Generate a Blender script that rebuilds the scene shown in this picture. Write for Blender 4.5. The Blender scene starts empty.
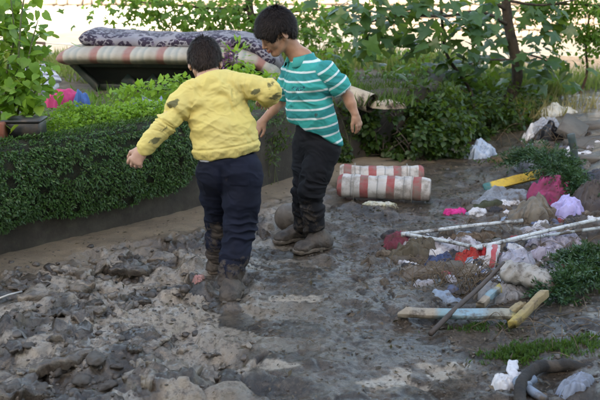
import bpy, math, random
import numpy as np
from mathutils import Vector, Matrix

# ------------------------------------------------------------------ camera, sky, sun, exposure
sc = bpy.context.scene
COL = sc.collection
CAM_Z = 1.5
PITCH = math.radians(15.5)
LENS = 50.0
cam_d = bpy.data.cameras.new("camera")
cam_d.lens = LENS; cam_d.sensor_width = 36.0
cam_d.clip_start = 0.05; cam_d.clip_end = 600
cam_d.dof.use_dof = True; cam_d.dof.focus_distance = 4.1; cam_d.dof.aperture_fstop = 4.5
cam = bpy.data.objects.new("camera", cam_d)
cam.location = (0, 0, CAM_Z); cam.rotation_euler = (math.pi/2 - PITCH, 0, 0)
COL.objects.link(cam); sc.camera = cam

SUN_EL = math.radians(29); SUN_AZ = math.radians(194)      # from +Y clockwise: behind the camera, a little left
w = bpy.data.worlds.new("World"); sc.world = w; w.use_nodes = True
nt = w.node_tree
sky = nt.nodes.new("ShaderNodeTexSky"); sky.sky_type = 'NISHITA'; sky.sun_disc = False
sky.sun_elevation = SUN_EL; sky.sun_rotation = SUN_AZ; sky.air_density = 1.0; sky.dust_density = 1.6; sky.ozone_density = 1.0
bg = nt.nodes["Background"]; bg.inputs["Strength"].default_value = 0.15
nt.links.new(sky.outputs[0], bg.inputs[0])
sun_d = bpy.data.lights.new("sun", 'SUN'); sun_d.energy = 2.3; sun_d.angle = math.radians(0.5); sun_d.color = (1.0, 0.93, 0.82)
sun = bpy.data.objects.new("sun", sun_d); COL.objects.link(sun)
to_sun = Vector((math.sin(SUN_AZ)*math.cos(SUN_EL), math.cos(SUN_AZ)*math.cos(SUN_EL), math.sin(SUN_EL)))
sun.rotation_euler = to_sun.to_track_quat('Z', 'Y').to_euler(); sun.location = to_sun*40
vs = sc.view_settings
vs.view_transform = 'Standard'; vs.look = 'None'; vs.gamma = 1.0; vs.use_curve_mapping = False
vs.exposure = 2.45
vs.use_white_balance = True; vs.white_balance_temperature = 8500; vs.white_balance_tint = 10
sc.cycles.use_denoising = True
sc.cycles.max_bounces = 7; sc.cycles.diffuse_bounces = 3; sc.cycles.glossy_bounces = 2
sc.cycles.transmission_bounces = 4; sc.cycles.transparent_max_bounces = 6
sc.cycles.use_adaptive_sampling = True; sc.cycles.adaptive_threshold = 0.02

# ------------------------------------------------------------------ helpers
rng = np.random.default_rng(7); random.seed(7)
FPX = 600*LENS/36.0
def ray(px, py):
    d = Vector(((px-300)/FPX, -(py-200)/FPX, -1.0))
    d.rotate(cam.rotation_euler); return d
def dp(px, py, Y):                      # the point at distance Y in front of the camera seen at px, py
    d = ray(px, py); return Vector((0, 0, CAM_Z)) + d*(Y/d.y)
def gp(px, py, z=0.0):                  # the point at height z
    d = ray(px, py); return Vector((0, 0, CAM_Z)) + d*((z-CAM_Z)/d.z)

_T = rng.random((64, 64, 64)).astype(np.float32)*2-1
def vn3(x, y, z):
    x = np.asarray(x, np.float32); y = np.asarray(y, np.float32); z = np.asarray(z, np.float32)
    x, y, z = np.broadcast_arrays(x, y, z)
    ix = np.floor(x).astype(np.int32); iy = np.floor(y).astype(np.int32); iz = np.floor(z).astype(np.int32)
    fx = x-ix; fy = y-iy; fz = z-iz
    fx = fx*fx*fx*(fx*(fx*6-15)+10); fy = fy*fy*fy*(fy*(fy*6-15)+10); fz = fz*fz*fz*(fz*(fz*6-15)+10)
    a0 = ix & 63; a1 = (ix+1) & 63; b0 = iy & 63; b1 = (iy+1) & 63; c0 = iz & 63; c1 = (iz+1) & 63
    def l(p, q, t): return p+(q-p)*t
    return l(l(l(_T[a0,b0,c0], _T[a1,b0,c0], fx), l(_T[a0,b1,c0], _T[a1,b1,c0], fx), fy),
             l(l(_T[a0,b0,c1], _T[a1,b0,c1], fx), l(_T[a0,b1,c1], _T[a1,b1,c1], fx), fy), fz)
def fbm(x, y, z=0.0, o=4, g=0.5):
    s = 0; a = 1.0; t = 0
    for i in range(o):
        s = s + a*vn3(x*2**i+i*17.3, y*2**i+i*9.1, z*2**i+i*5.7); t += a; a *= g
    return s/t
def sstep(a, b, x):
    t = np.clip((x-a)/(b-a), 0, 1); return t*t*(3-2*t)

def mesh_np(name, V, F, mats=None, smooth=True, attrs=None):
    """V (n,3); F array (m,3|4) or list of arrays with different widths"""
    me = bpy.data.meshes.new(name)
    V = np.asarray(V, np.float32).reshape(-1, 3)
    Fs = F if isinstance(F, list) else [F]
    Fs = [np.asarray(f, np.int32) for f in Fs if len(f)]
    me.vertices.add(len(V)); me.vertices.foreach_set("co", V.ravel())
    loops = np.concatenate([f.ravel() for f in Fs]); tot = np.concatenate([np.full(len(f), f.shape[1], np.int32) for f in Fs])
    start = np.concatenate([[0], np.cumsum(tot)[:-1]]).astype(np.int32)
    me.loops.add(len(loops)); me.loops.foreach_set("vertex_index", loops.astype(np.int32))
    me.polygons.add(len(tot)); me.polygons.foreach_set("loop_start", start)
    me.update(calc_edges=True); me.validate()
    if smooth: me.polygons.foreach_set("use_smooth", np.ones(len(me.polygons), bool))
    if attrs:
        for k, a in attrs.items():
            at = me.attributes.new(k, 'FLOAT', 'POINT'); at.data.foreach_set("value", np.asarray(a, np.float32))
    if mats is not None:
        for m in (mats if isinstance(mats, (list, tuple)) else [mats]): me.materials.append(m)
    return me
def tag(o, label=None, cat=None, group=None, kind=None):
    if label: o["label"] = label
    if cat: o["category"] = cat
    if group: o["group"] = group
    if kind: o["kind"] = kind
    return o
def thing(name, loc, label, cat, group=None):
    o = bpy.data.objects.new(name, None); COL.objects.link(o); o.location = loc; o.empty_display_size = 0.1
    return tag(o, label, cat, group)
def put(name, V, F, mat, parent=None, smooth=True, attrs=None, origin=None):
    """one mesh object out of world-space points, its origin at its own base"""
    V = np.asarray(V, np.float32).reshape(-1, 3)
    if origin is None:
        lo = V.min(0); hi = V.max(0); origin = np.array([(lo[0]+hi[0])/2, (lo[1]+hi[1])/2, lo[2]])
    origin = np.asarray(origin, np.float32)
    me = mesh_np(name, V-origin, F, mat, smooth, attrs)
    o = bpy.data.objects.new(name, me); COL.objects.link(o); o.location = Vector([float(c) for c in origin])
    if parent is not None: attach(o, parent)
    return o
def world_loc(o):
    l = o.location.copy(); p = o.parent
    while p is not None: l = l + p.location; p = p.parent
    return l
def attach(o, parent):               # empties and parts carry no rotation, so offsets add up
    o.parent = parent; o.location = o.location - world_loc(parent)

class MB:
    """collects points and faces"""
    def __init__(s): s.V = []; s.F3 = []; s.F4 = []; s.n = 0
    def add(s, V, F):
        V = np.asarray(V, np.float32).reshape(-1, 3); F = np.asarray(F, np.int32)
        (s.F3 if F.shape[1] == 3 else s.F4).append(F+s.n); s.V.append(V); s.n += len(V)
    def addmix(s, V, F3, F4):
        V = np.asarray(V, np.float32).reshape(-1, 3)
        if len(F3): s.F3.append(np.asarray(F3, np.int32)+s.n)
        if len(F4): s.F4.append(np.asarray(F4, np.int32)+s.n)
        s.V.append(V); s.n += len(V)
    def get(s):
        f = []
        if s.F3: f.append(np.concatenate(s.F3))
        if s.F4: f.append(np.concatenate(s.F4))
        return np.concatenate(s.V), f
    def put(s, name, mat, parent=None, smooth=True, **k):
        V, F = s.get(); return put(name, V, F, mat, parent, smooth, **k)

def tube(P, R, n=8, cap=True, flat=1.0, jit=0.0, seed=0):
    P = np.array([tuple(p) for p in P], np.float64); m = len(P)
    R = np.broadcast_to(np.asarray(R, float), (m,)).copy()
    T = np.gradient(P, axis=0); T /= np.linalg.norm(T, axis=1, keepdims=True)+1e-9
    up = np.array([0, 0, 1.0]) if abs(T[0, 2]) < .9 else np.array([1.0, 0, 0])
    V = []
    u = np.cross(up, T[0]); u /= np.linalg.norm(u)
    r_ = np.random.default_rng(seed)
    for i in range(m):
        u = u-T[i]*np.dot(u, T[i]); u /= np.linalg.norm(u)
        v = np.cross(T[i], u)
        a = np.arange(n)*2*math.pi/n
        rr = R[i]*(1+jit*r_.normal(size=n))
        V.append(P[i]+np.outer(np.cos(a)*rr, u)+np.outer(np.sin(a)*rr*flat, v))
    V = np.concatenate(V); F = []
    for i in range(m-1):
        for j in range(n):
            F.append((i*n+j, i*n+(j+1) % n, (i+1)*n+(j+1) % n, (i+1)*n+j))
    F3 = []
    if cap:
        V = np.concatenate([V, P[:1], P[-1:]]); a = m*n
        for j in range(n):
            F3.append((a, (j+1) % n, j)); F3.append((a+1, (m-1)*n+j, (m-1)*n+(j+1) % n))
    return V, F3, F
def spline(P, n=12):
    P = [np.array(tuple(p), float) for p in P]
    P = [2*P[0]-P[1]]+P+[2*P[-1]-P[-2]]
    out = []
    for i in range(1, len(P)-2):
        for k in range(n):
            t = k/n; a, b, c, d = P[i-1:i+3]
            out.append(.5*((2*b)+(-a+c)*t+(2*a-5*b+4*c-d)*t*t+(-a+3*b-3*c+d)*t**3))
    out.append(P[-2]); return np.array(out)
def frame(d, up=(0, 0, 1)):
    d = np.array(tuple(d), float); d /= np.linalg.norm(d); up = np.array(up, float)
    if abs(np.dot(d, up)) > .95: up = np.array([0, 1.0, 0])
    y = np.cross(up, d); y /= np.linalg.norm(y); return d, y, np.cross(d, y)
def bev_box(c, size, axes=None, bev=.1, taper=None):
    """box with chamfered edges: c centre, size full lengths, axes rows = x,y,z directions"""
    A = np.eye(3) if axes is None else np.array([np.array(tuple(a), float) for a in axes])
    h = np.array(size, float)/2; b = min(h)*bev*2
    b = min(b, min(h)*.8)
    V = []; idx = {}
    for sx in (-1, 1):
        for sy in (-1, 1):
            for sz in (-1, 1):
                s = np.array([sx, sy, sz])
                for k in range(3):
                    p = s*(h-b); p[k] = s[k]*h[k]; idx[(sx, sy, sz, k)] = len(V); V.append(p)
    F4 = []; F3 = []
    for k in range(3):
        o = [i for i in range(3) if i != k]
        for sg in (-1, 1):
            q = []
            for (a, bb) in ((-1, -1), (1, -1), (1, 1), (-1, 1)):
                s = [0, 0, 0]; s[k] = sg; s[o[0]] = a; s[o[1]] = bb; q.append(idx[(*s, k)])
            if (sg > 0) == (k == 1): q = q[::-1]
            F4.append(q)
    for k in range(3):
        o = [i for i in range(3) if i != k]
        for a in (-1, 1):
            for bb in (-1, 1):
                q = []
                for (e, kk) in ((-1, o[0]), (1, o[0]), (1, o[1]), (-1, o[1])):
                    s = [0, 0, 0]; s[k] = e; s[o[0]] = a; s[o[1]] = bb; q.append(idx[(*s, kk)])
                if (a*bb > 0) == (k == 1): q = q
                else: q = q[::-1]
                if (a*bb > 0): q = q[::-1]
                F4.append(q)
    for sx in (-1, 1):
        for sy in (-1, 1):
            for sz in (-1, 1):
                q = [idx[(sx, sy, sz, k)] for k in range(3)]
                F3.append(q if sx*sy*sz > 0 else q[::-1])
    V = np.array(V)
    # make every face point outward
    def fix(f):
        p = V[list(f)]; nrm = np.cross(p[1]-p[0], p[2]-p[0])
        return list(f) if np.dot(nrm, p.mean(0)) > 0 else list(f)[::-1]
    F4 = [fix(f) for f in F4]; F3 = [fix(f) for f in F3]
    return V@A+np.array(tuple(c)), F3, F4

# ------------------------------------------------------------------ materials
def col(c): return (c[0], c[1], c[2], 1.0)
class NT:
    def __init__(s, name):
        s.m = bpy.data.materials.new(name); s.m.use_nodes = True; s.t = s.m.node_tree
        s.b = s.t.nodes["Principled BSDF"]; s.out = s.t.nodes["Material Output"]
        s.tc = s.n("ShaderNodeTexCoord")
    def n(s, t, **k):
        x = s.t.nodes.new(t)
        for a, b in k.items(): setattr(x, a, b)
        return x
    def l(s, a, b): s.t.links.new(a, b)
    def noise(s, scale, detail=4, rough=.55, vec=None, dist=0.0):
        x = s.n("ShaderNodeTexNoise"); x.inputs["Scale"].default_value = scale; x.inputs["Detail"].default_value = detail
        x.inputs["Roughness"].default_value = rough; x.inputs["Distortion"].default_value = dist
        s.l(vec or s.tc.outputs["Object"], x.inputs["Vector"]); return x.outputs["Fac"]
    def ramp(s, fac, stops, interp='LINEAR'):
        r = s.n("ShaderNodeValToRGB"); e = r.color_ramp; e.interpolation = interp
        while len(e.elements) < len(stops): e.elements.new(.5)
        for el, (p, c) in zip(e.elements, stops):
            el.position = p; el.color = col(c) if not isinstance(c, (int, float)) else (c, c, c, 1)
        s.l(fac, r.inputs[0]); return r.outputs[0]
    def mix(s, fac, a, b, mode='MIX'):
        x = s.n("ShaderNodeMix", data_type='RGBA', blend_type=mode)
        if isinstance(fac, (int, float)): x.inputs[0].default_value = fac
        else: s.l(fac, x.inputs[0])
        for i, v in ((6, a), (7, b)):
            if isinstance(v, tuple): x.inputs[i].default_value = col(v)
            else: s.l(v, x.inputs[i])
        return x.outputs[2]
    def math(s, op, a, b=None, c=None, clamp=False):
        x = s.n("ShaderNodeMath", operation=op); x.use_clamp = clamp
        for i, v in enumerate((a, b, c)):
            if v is None: continue
            if isinstance(v, (int, float)): x.inputs[i].default_value = v
            else: s.l(v, x.inputs[i])
        return x.outputs[0]
    def attr(s, name):
        x = s.n("ShaderNodeAttribute", attribute_name=name); return x.outputs["Fac"]
    def bump(s, h, strength=.3, dist=.01, prev=None):
        x = s.n("ShaderNodeBump"); x.inputs["Strength"].default_value = strength; x.inputs["Distance"].default_value = dist
        s.l(h, x.inputs["Height"])
        if prev is not None: s.l(prev, x.inputs["Normal"])
        s.l(x.outputs[0], s.b.inputs["Normal"]); return x.outputs[0]
    def setc(s, c):
        if isinstance(c, tuple): s.b.inputs["Base Color"].default_value = col(c)
        else: s.l(c, s.b.inputs["Base Color"])
    def setr(s, r):
        if isinstance(r, (int, float)): s.b.inputs["Roughness"].default_value = r
        else: s.l(r, s.b.inputs["Roughness"])
MUD1 = (0.075, 0.057, 0.043)
def simple(name, c1, c2=None, scale=15, rough=.75, bump=.2, bscale=60, bdist=.004, mud=0.0, mscale=9, metal=0.0, sss=0.0, sheen=0.0, mudcol=MUD1):
    """two-tone material with fine relief and optional splashes of mud"""
    x = NT(name); c2 = c2 or tuple(v*.7 for v in c1)
    c = x.mix(x.ramp(x.noise(scale), [(.35, 0.0), (.68, 1.0)]), c1, c2)
    if mud > 0:
        f = x.ramp(x.noise(mscale, 6, .65), [(.62-mud*.35, 0.0), (.70-mud*.25, 1.0)])
        c = x.mix(f, c, mudcol)
        c = x.mix(x.math('MULTIPLY', x.ramp(x.noise(mscale*5, 6, .7), [(.55, 0.0), (.66, 1.0)]), min(.8, mud*1.6)), c, (.055, .042, .032))
    x.setc(c); x.setr(rough); x.b.inputs["Metallic"].default_value = metal
    if bump: x.bump(x.noise(bscale, 5, .6), bump, bdist)
    if sss: x.b.inputs["Subsurface Weight"].default_value = sss; x.b.inputs["Subsurface Radius"].default_value = (.01, .004, .002)
    if sheen: x.b.inputs["Sheen Weight"].default_value = sheen
    return x.m
def leafmat(name, ca, cb, cc, trans=.35, rough=.45, yellow=None):
    """leaf: colour differs from leaf to leaf; light passes through"""
    x = NT(name)
    g = x.n("ShaderNodeNewGeometry"); oi = x.n("ShaderNodeObjectInfo")
    f = x.math('FRACT', x.math('ADD', g.outputs["Random Per Island"], oi.outputs["Random"]))
    c = x.ramp(f, [(0, ca), (.5, cb), (.93, cc), (1.0, yellow or cc)])
    c = x.mix(.35, c, x.ramp(x.noise(14, 3), [(.3, tuple(v*.55 for v in cb)), (.7, cc)]))
    x.setc(c); x.setr(rough); x.b.inputs["Specular IOR Level"].default_value = .45
    tr = x.n("ShaderNodeBsdfTranslucent"); x.l(x.mix(.55, c, (0.35, 0.5, 0.05), 'MIX'), tr.inputs["Color"])
    ms = x.n("ShaderNodeMixShader"); ms.inputs[0].default_value = trans
    x.l(x.b.outputs[0], ms.inputs[1]); x.l(tr.outputs[0], ms.inputs[2]); x.l(ms.outputs[0], x.out.inputs[0])
    return x.m
# ------------------------------------------------------------------ the lie of the land
WALLPX = [(-260, 335), (-120, 292), (0, 257), (100, 232), (200, 207), (265, 187), (300, 175), (350, 161), (430, 149), (447, 128), (440, 112)]
WALL = np.array([tuple(gp(*p))[:2] for p in WALLPX])
def wall_dist(x, y):
    d = np.full(np.shape(x), 1e9)
    for a, b in zip(WALL[:-1], WALL[1:]):
        e = b-a; t = np.clip(((x-a[0])*e[0]+(y-a[1])*e[1])/e.dot(e), 0, 1)
        d = np.minimum(d, np.hypot(x-a[0]-t*e[0], y-a[1]-t*e[1]))
    return d
_VR = np.random.default_rng(3)
_vj = _VR.random((128, 128, 2)); _vh = _VR.random((128, 128)); _vt = _VR.normal(size=(128, 128, 2))
def voro(x, y):
    """cells: returns distance to the border, cell value, slope term"""
    ix = np.floor(x).astype(int); iy = np.floor(y).astype(int)
    f1 = np.full(x.shape, 9.0); f2 = np.full(x.shape, 9.0); h = np.zeros(x.shape); tl = np.zeros(x.shape)
    for dx in (-1, 0, 1):
        for dy in (-1, 0, 1):
            cx = ix+dx; cy = iy+dy; a = cx & 127; b = cy & 127
            qx = cx+_vj[a, b, 0]; qy = cy+_vj[a, b, 1]
            d = np.hypot(x-qx, y-qy); n = d < f1
            f2 = np.where(n, f1, np.minimum(f2, d))
            h = np.where(n, _vh[a, b], h); tl = np.where(n, (x-qx)*_vt[a, b, 0]+(y-qy)*_vt[a, b, 1], tl)
            f1 = np.where(n, d, f1)
    return f2-f1, h, tl
PRESS = []      # feet and things that level the mud: x, y, radius, level
def g_large(x, y):
    z = 0.10*sstep(7.2, 10.0, y) + 0.05*fbm(x*.55+3, y*.55, 1.7, 2)
    z = z + 0.20*sstep(1.15, 2.6, x-0.10*(y-5))*sstep(3.6, 5.6, y) + 0.10*sstep(.75, 1.3, x)*sstep(1.9, 2.6, y)*(1-sstep(3.0, 3.9, y))
    z = z + 0.06*np.exp(-(((x-.95)/.5)**2+((y-4.1)/.5)**2))
    return z
def gh(x, y):
    x = np.asarray(x, float); y = np.asarray(y, float)
    wd = wall_dist(x, y)
    wob = fbm(x*1.7, y*1.7, 4.0, 3)
    silt = 1-sstep(.20, .42, wd+.10*wob)
    left = 1-sstep(-.55, .15, x+.25*wob-.10*(y-3.5))
    far = sstep(4.6, 6.0, y)
    amp = (.62+.72*left)*(1-.90*silt)*(1-.45*far)
    px = x+.085*fbm(x*3.4, y*3.4, 2.2, 3, .45); py = y+.085*fbm(x*3.4, y*3.4, 8.8, 3, .45)
    def terr(q):                    # flat shelves with torn edges
        f = np.floor(q); r = q-f; return f+sstep(.66, .98, r)*.8+.2*r
    n1 = fbm(px*2.4, py*3.6, 5.5, 3, .45); n2 = fbm(px*7.5+3, py*10.5, 2.5, 3, .45)
    tram = sstep(-.22, .22, fbm(x*2.3+9, y*2.3, 3.1, 3)+.34*left-.04)
    z = .030*terr(n1*4.0)+.013*terr(n2*3.2)
    e1, h1, t1 = voro(px*5.2, py*6.8)
    z = z+.012*t1*sstep(.3, .7, h1)-.022*np.exp(-(e1/.10)**2)*sstep(.4, .8, h1)
    z = amp*((.30+.70*tram)*z+.013*fbm(x*13, y*16, 1.1, 3)+.0085*fbm(x*36, y*42, 3.1, 3))
    z = z+.0022*fbm(x*60, y*66, 7.1, 2)*(1-.8*silt)
    z = z+g_large(x, y)
    for (qx, qy, r, lv) in PRESS:
        d = np.hypot(x-qx, y-qy); k = 1-sstep(r*.75, r*1.7, d)
        z = z*(1-k)+lv*k
        z = z+.003*np.exp(-((d-r*1.45)/(r*.3))**2)*(.4+vn3(x*30, y*30, 2))
    return z
def gz(x, y): return float(gh(np.array([x]), np.array([y]))[0])
def gpt(px, py, dz=0.0):
    """the point dz above the mud that is seen at px, py"""
    z = dz
    for _ in range(5):
        p = gp(px, py, z); z = float(g_large(np.array([p.x]), np.array([p.y]))[0])+dz
    for _ in range(2):
        p = gp(px, py, z); z = gz(p.x, p.y)+dz
    return Vector((p.x, p.y, z))

# feet of the two boys, the ball and the rolls level the mud
YR_HEEL = (dp(226, 304, 3.60)); YL_FOOT = dp(215, 270, 4.05)
for (px, py, r, lv) in ((224, 322, .10, .0), (236, 318, .09, .0), (228, 298, .075, .0), (233, 288, .075, .0), (214, 271, .07, .0), (219, 263, .07, .0),
                        (312, 250, .075, .0), (297, 250, .065, .0), (323, 244, .065, .0), (300, 238, .06, .0), (283, 241, .06, .0),
                        (289, 231, .07, .0), (345, 201, .10, .0), (370, 202, .10, .0), (395, 203, .10, .0), (420, 204, .10, .0)):
    p = gp(px, py, 0.0); PRESS.append((p.x, p.y, r, lv-.008))

def axis_steps(a, b, s0, s1):
    out = [a]
    while out[-1] < b:
        t = (out[-1]-a)/(b-a); out.append(out[-1]+s0+(s1-s0)*t)
    return out
xs = np.array(axis_steps(-1.9, 1.9, .0092, .0092)); st = .0092
r_ = [xs[-1]]; s_ = st
while r_[-1] < 70: s_ *= 1.09; r_.append(r_[-1]+s_)
l_ = [xs[0]]; s_ = st
while l_[-1] > -70: s_ *= 1.09; l_.append(l_[-1]-s_)
xs = np.array(sorted(set(l_+list(xs)+r_)))
ys = axis_steps(2.35, 5.0, .0085, .014)+axis_steps(5.0, 8.5, .015, .03)[1:]
s_ = .03
while ys[-1] < 130: s_ *= 1.09; ys.append(ys[-1]+s_)
f_ = [2.35]; s_ = .0085
while f_[-1] > -40: s_ *= 1.12; f_.append(f_[-1]-s_)
ys = np.array(sorted(set(f_+ys)))
GX, GY = np.meshgrid(xs, ys)
GZ = gh(GX.ravel(), GY.ravel()).reshape(GX.shape)
GZ = np.where((np.abs(GX) > 6) | (GY > 12) | (GY < .5), GZ*.3-.02, GZ)
nx, ny = len(xs), len(ys)
I = np.arange(nx*ny).reshape(ny, nx)
GF = np.stack([I[:-1, :-1], I[:-1, 1:], I[1:, 1:], I[1:, :-1]], -1).reshape(-1, 4)

def mud_material():
    x = NT("mud")
    silt = x.attr("silt"); tone = x.attr("tone"); dry = x.attr("dry")
    big = x.noise(1.3, 5, .6); mid = x.noise(7, 6, .62, dist=.3); fine = x.noise(38, 6, .68); grit = x.noise(150, 4, .7)
    left = x.attr("left"); vf = x.noise(75, 7, .72)
    c = x.ramp(mid, [(.30, (.026, .0165, .0095)), (.44, (.072, .048, .030)), (.58, (.138, .096, .063)), (.74, (.23, .168, .114))])
    c = x.mix(x.ramp(big, [(.42, 0.0), (.66, .55)]), c, (.100, .071, .048))
    c = x.mix(x.math('MULTIPLY', x.ramp(fine, [(.50, 0.0), (.60, 1.0)]), .65), c, (.026, .0175, .0105))
    c = x.mix(x.math('MULTIPLY', x.ramp(vf, [(.52, 0.0), (.60, 1.0)]), .50), c, (.22, .170, .122))
    c = x.mix(x.math('MULTIPLY', tone, .65), c, (.020, .0135, .0085))
    c = x.mix(x.math('MULTIPLY', dry, x.ramp(fine, [(.34, .10), (.52, 1.0)])), c, (.50, .42, .335))  # pale colour: dried silt, and at the left painted highlights too
    sc_ = x.mix(x.ramp(x.noise(5, 5), [(.35, 0.0), (.7, 1.0)]), (.40, .31, .215), (.27, .212, .155))
    sc_ = x.mix(x.math('MULTIPLY', x.ramp(grit, [(.56, 0.0), (.66, 1.0)]), .6), sc_, (.09, .065, .05))
    c = x.mix(silt, c, sc_)
    x.setc(c)
    r = x.ramp(x.noise(3.1, 5, .6), [(.36, .28), (.50, .48), (.68, .80)])
    r = x.math('ADD', r, x.math('MULTIPLY', x.math('SUBTRACT', fine, .5), .5))
    r = x.math('MAXIMUM', r, x.math('MULTIPLY', silt, .62)); r = x.math('MAXIMUM', r, x.math('MULTIPLY', dry, .7))
    x.setr(x.math('MAXIMUM', r, .16)); x.b.inputs["Specular IOR Level"].default_value = .45
    b1 = x.bump(fine, .9, .016); b2 = x.bump(vf, .9, .010, b1); x.bump(grit, .8, .005, b2)
    wet = x.math('MULTIPLY', x.ramp(x.noise(2.3, 5, .6), [(.36, 0.0), (.48, 1.0)]), x.math('SUBTRACT', 1.0, x.math('MULTIPLY', silt, .8)))
    wet = x.math('MAXIMUM', x.math('MULTIPLY', wet, .62), x.math('MULTIPLY', left, .80)); x.l(wet, x.b.inputs["Coat Weight"]); x.b.inputs["Coat Roughness"].default_value = .09; x.b.inputs["Coat IOR"].default_value = 1.5
    cb = x.n("ShaderNodeBump"); cb.inputs["Strength"].default_value = .30; cb.inputs["Distance"].default_value = .005; x.l(vf, cb.inputs["Height"]); x.l(cb.outputs[0], x.b.inputs["Coat Normal"])
    return x.m
MUD = mud_material()
fx, fy = GX.ravel(), GY.ravel(); wd = wall_dist(fx, fy)
wob = fbm(fx*1.7, fy*1.7, 4.0, 3)
silt = (1-sstep(.22, .46, wd+.12*wob+.05*fbm(fx*9, fy*9, 1, 3)))
e1, h1, t1 = voro((fx+.085*fbm(fx*3.4, fy*3.4, 2.2, 3, .45))*5.2, (fy+.085*fbm(fx*3.4, fy*3.4, 8.8, 3, .45))*6.8)
p1 = gp(70, 380); p2 = gp(35, 355)
dark = np.exp(-((fx-p1.x)**2+(fy-p1.y)**2)/.10)+np.exp(-((fx-p2.x)**2+(fy-p2.y)**2)/.06)
tone = .55*sstep(.75, 1.15, fx-.25*(fy-3))*(1-sstep(3.6, 4.4, fy))*sstep(-.25, .15, fbm(fx*5, fy*6, 4, 3))
tone = np.maximum(tone, .55*sstep(.9, 1.6, fx-.05*fy)*sstep(5.2, 6.2, fy)*sstep(-.3, .1, fbm(fx*4, fy*4, 6, 3)))  # browner soil at the back right, its shade put into the colour
tone = np.clip(tone+sstep(.62, .80, h1)*.9*sstep(-.3, .1, fbm(fx*14, fy*17, 5, 3))+dark*sstep(-.1, .3, fbm(fx*6, fy*6, 2, 3))*.9, 0, 1)
dry = np.zeros(len(fx))
for (px, py, rx, ry) in ((420, 372, .20, .05), (395, 380, .16, .05), (445, 366, .12, .04), (110, 320, .14, .07), (60, 300, .22, .06), (150, 268, .25, .06), (20, 320, .2, .08), (95, 285, .25, .05), (245, 372, .2, .08), (300, 300, .15, .05)):
    p = gp(px, py); dry = np.maximum(dry, np.exp(-(((fx-p.x)/rx)**2+((fy-p.y)/ry)**2))*(.75+1.5*fbm(fx*13, fy*17, 6, 4)))
dry = sstep(.35, .55, dry)
lf = 1-sstep(-.5, .3, fx-.10*(fy-3.5))
dry = np.maximum(dry, lf*(1-silt)*sstep(-.02, .22, fbm(fx*3.1+4, fy*4.6, 8, 4)+.15)*(h1 < .66)*.9)  # pale left-hand plates: dried skin, with bright highlights painted into the colour
ground = put("ground", np.stack([fx, fy, GZ.ravel()], 1), GF, MUD, attrs={"silt": silt, "tone": tone, "dry": dry, "left": lf}, origin=(0, 0, 0))
tag(ground, kind="structure", label="wet trampled grey-brown mud covering the yard")

# ------------------------------------------------------------------ concrete garden wall
WTOP = .53
def wall_offset(d):                 # the polyline moved d to the far (left) side
    P = WALL; T = np.gradient(P, axis=0); T /= np.linalg.norm(T, axis=1, keepdims=True)
    return P+np.stack([-T[:, 1], T[:, 0]], 1)*d
def resample(P, step):
    L = np.concatenate([[0], np.cumsum(np.linalg.norm(np.diff(P, axis=0), axis=1))])
    t = np.arange(0, L[-1], step); return np.stack([np.interp(t, L, P[:, i]) for i in range(P.shape[1])], 1)
WA = resample(WALL, .035); WT = np.gradient(WA, axis=0); WT /= np.linalg.norm(WT, axis=1, keepdims=True)
WN = np.stack([-WT[:, 1], WT[:, 0]], 1)           # away from the yard
prof = [(0.0, -.12), (0.0, 0.0), (.004, .08), (.0, .16), (.006, .24), (.004, .32), (.006, .40), (.008, .46), (.012, .515), (.03, WTOP), (.10, WTOP+.004), (.155, WTOP), (.17, .50), (.17, .2)]
V = []
for i in range(len(WA)):
    for (o, z) in prof: V.append((WA[i, 0]+WN[i, 0]*o, WA[i, 1]+WN[i, 1]*o, z))
V = np.array(V)
nz = fbm(V[:, 0]*9, V[:, 1]*9, V[:, 2]*9, 4)*.012
k = len(prof); NN = np.repeat(WN, k, axis=0)
V[:, :2] -= NN*(nz[:, None]); V[:, 2] += fbm(V[:, 0]*6, V[:, 1]*6, 3, 3)*.014*(V[:, 2] > .4)
J = np.arange(len(WA)*k).reshape(len(WA), k)
WF = np.stack([J[:-1, :-1], J[1:, :-1], J[1:, 1:], J[:-1, 1:]], -1).reshape(-1, 4)
def wallmat():
    x = NT("muddy_concrete")
    c = x.ramp(x.noise(6, 6, .65), [(.3, (.022, .018, .014)), (.5, (.045, .038, .030)), (.72, (.085, .076, .060))])
    c = x.mix(x.ramp(x.noise(2.3, 5, .6), [(.45, 0.0), (.65, .7)]), c, (.026, .021, .015))
    c = x.mix(x.ramp(x.noise(24, 5, .7), [(.58, 0.0), (.7, .6)]), c, (.05, .06, .03))
    x.setc(c); x.setr(.85); x.bump(x.noise(55, 6, .7), .5, .01); return x.m
retaining = put("retaining_wall", V, WF, wallmat())
tag(retaining, "low mud-stained concrete wall holding up the garden terrace", "wall")

# ------------------------------------------------------------------ terrace behind the wall, bank, road, far wall
def soilmat(name, a, b, cc):
    x = NT(name)
    c = x.ramp(x.noise(9, 6, .65), [(.3, a), (.5, b), (.75, cc)]); x.setc(c); x.setr(.9); x.bump(x.noise(40, 5, .7), .5, .015); return x.m
SOIL = soilmat("soil", (.045, .035, .025), (.10, .08, .055), (.17, .14, .10))
inner = np.stack([WA[:, 0]+WN[:, 0]*.10, WA[:, 1]+WN[:, 1]*.10], 1)[::3]
rows = 26; V = []
for j in range(rows):
    t = j/(rows-1)
    for i in range(len(inner)):
        s = i/(len(inner)-1)
        far = np.array([-9.5+13.0*s, 9.9-.25*s])
        p = inner[i]*(1-t)+far*t
        z = .50+.02*t-.34*t*sstep(.72, 1.0, s)
        z += .03*float(fbm(np.array([p[0]*3]), np.array([p[1]*3]), 1.0, 3)[0])*(1 if 0 < t < 1 else .3)
        V.append((p[0], p[1], z))
J = np.arange(rows*len(inner)).reshape(rows, len(inner))
TF = np.stack([J[:-1, :-1], J[:-1, 1:], J[1:, 1:], J[1:, :-1]], -1).reshape(-1, 4)
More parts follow.
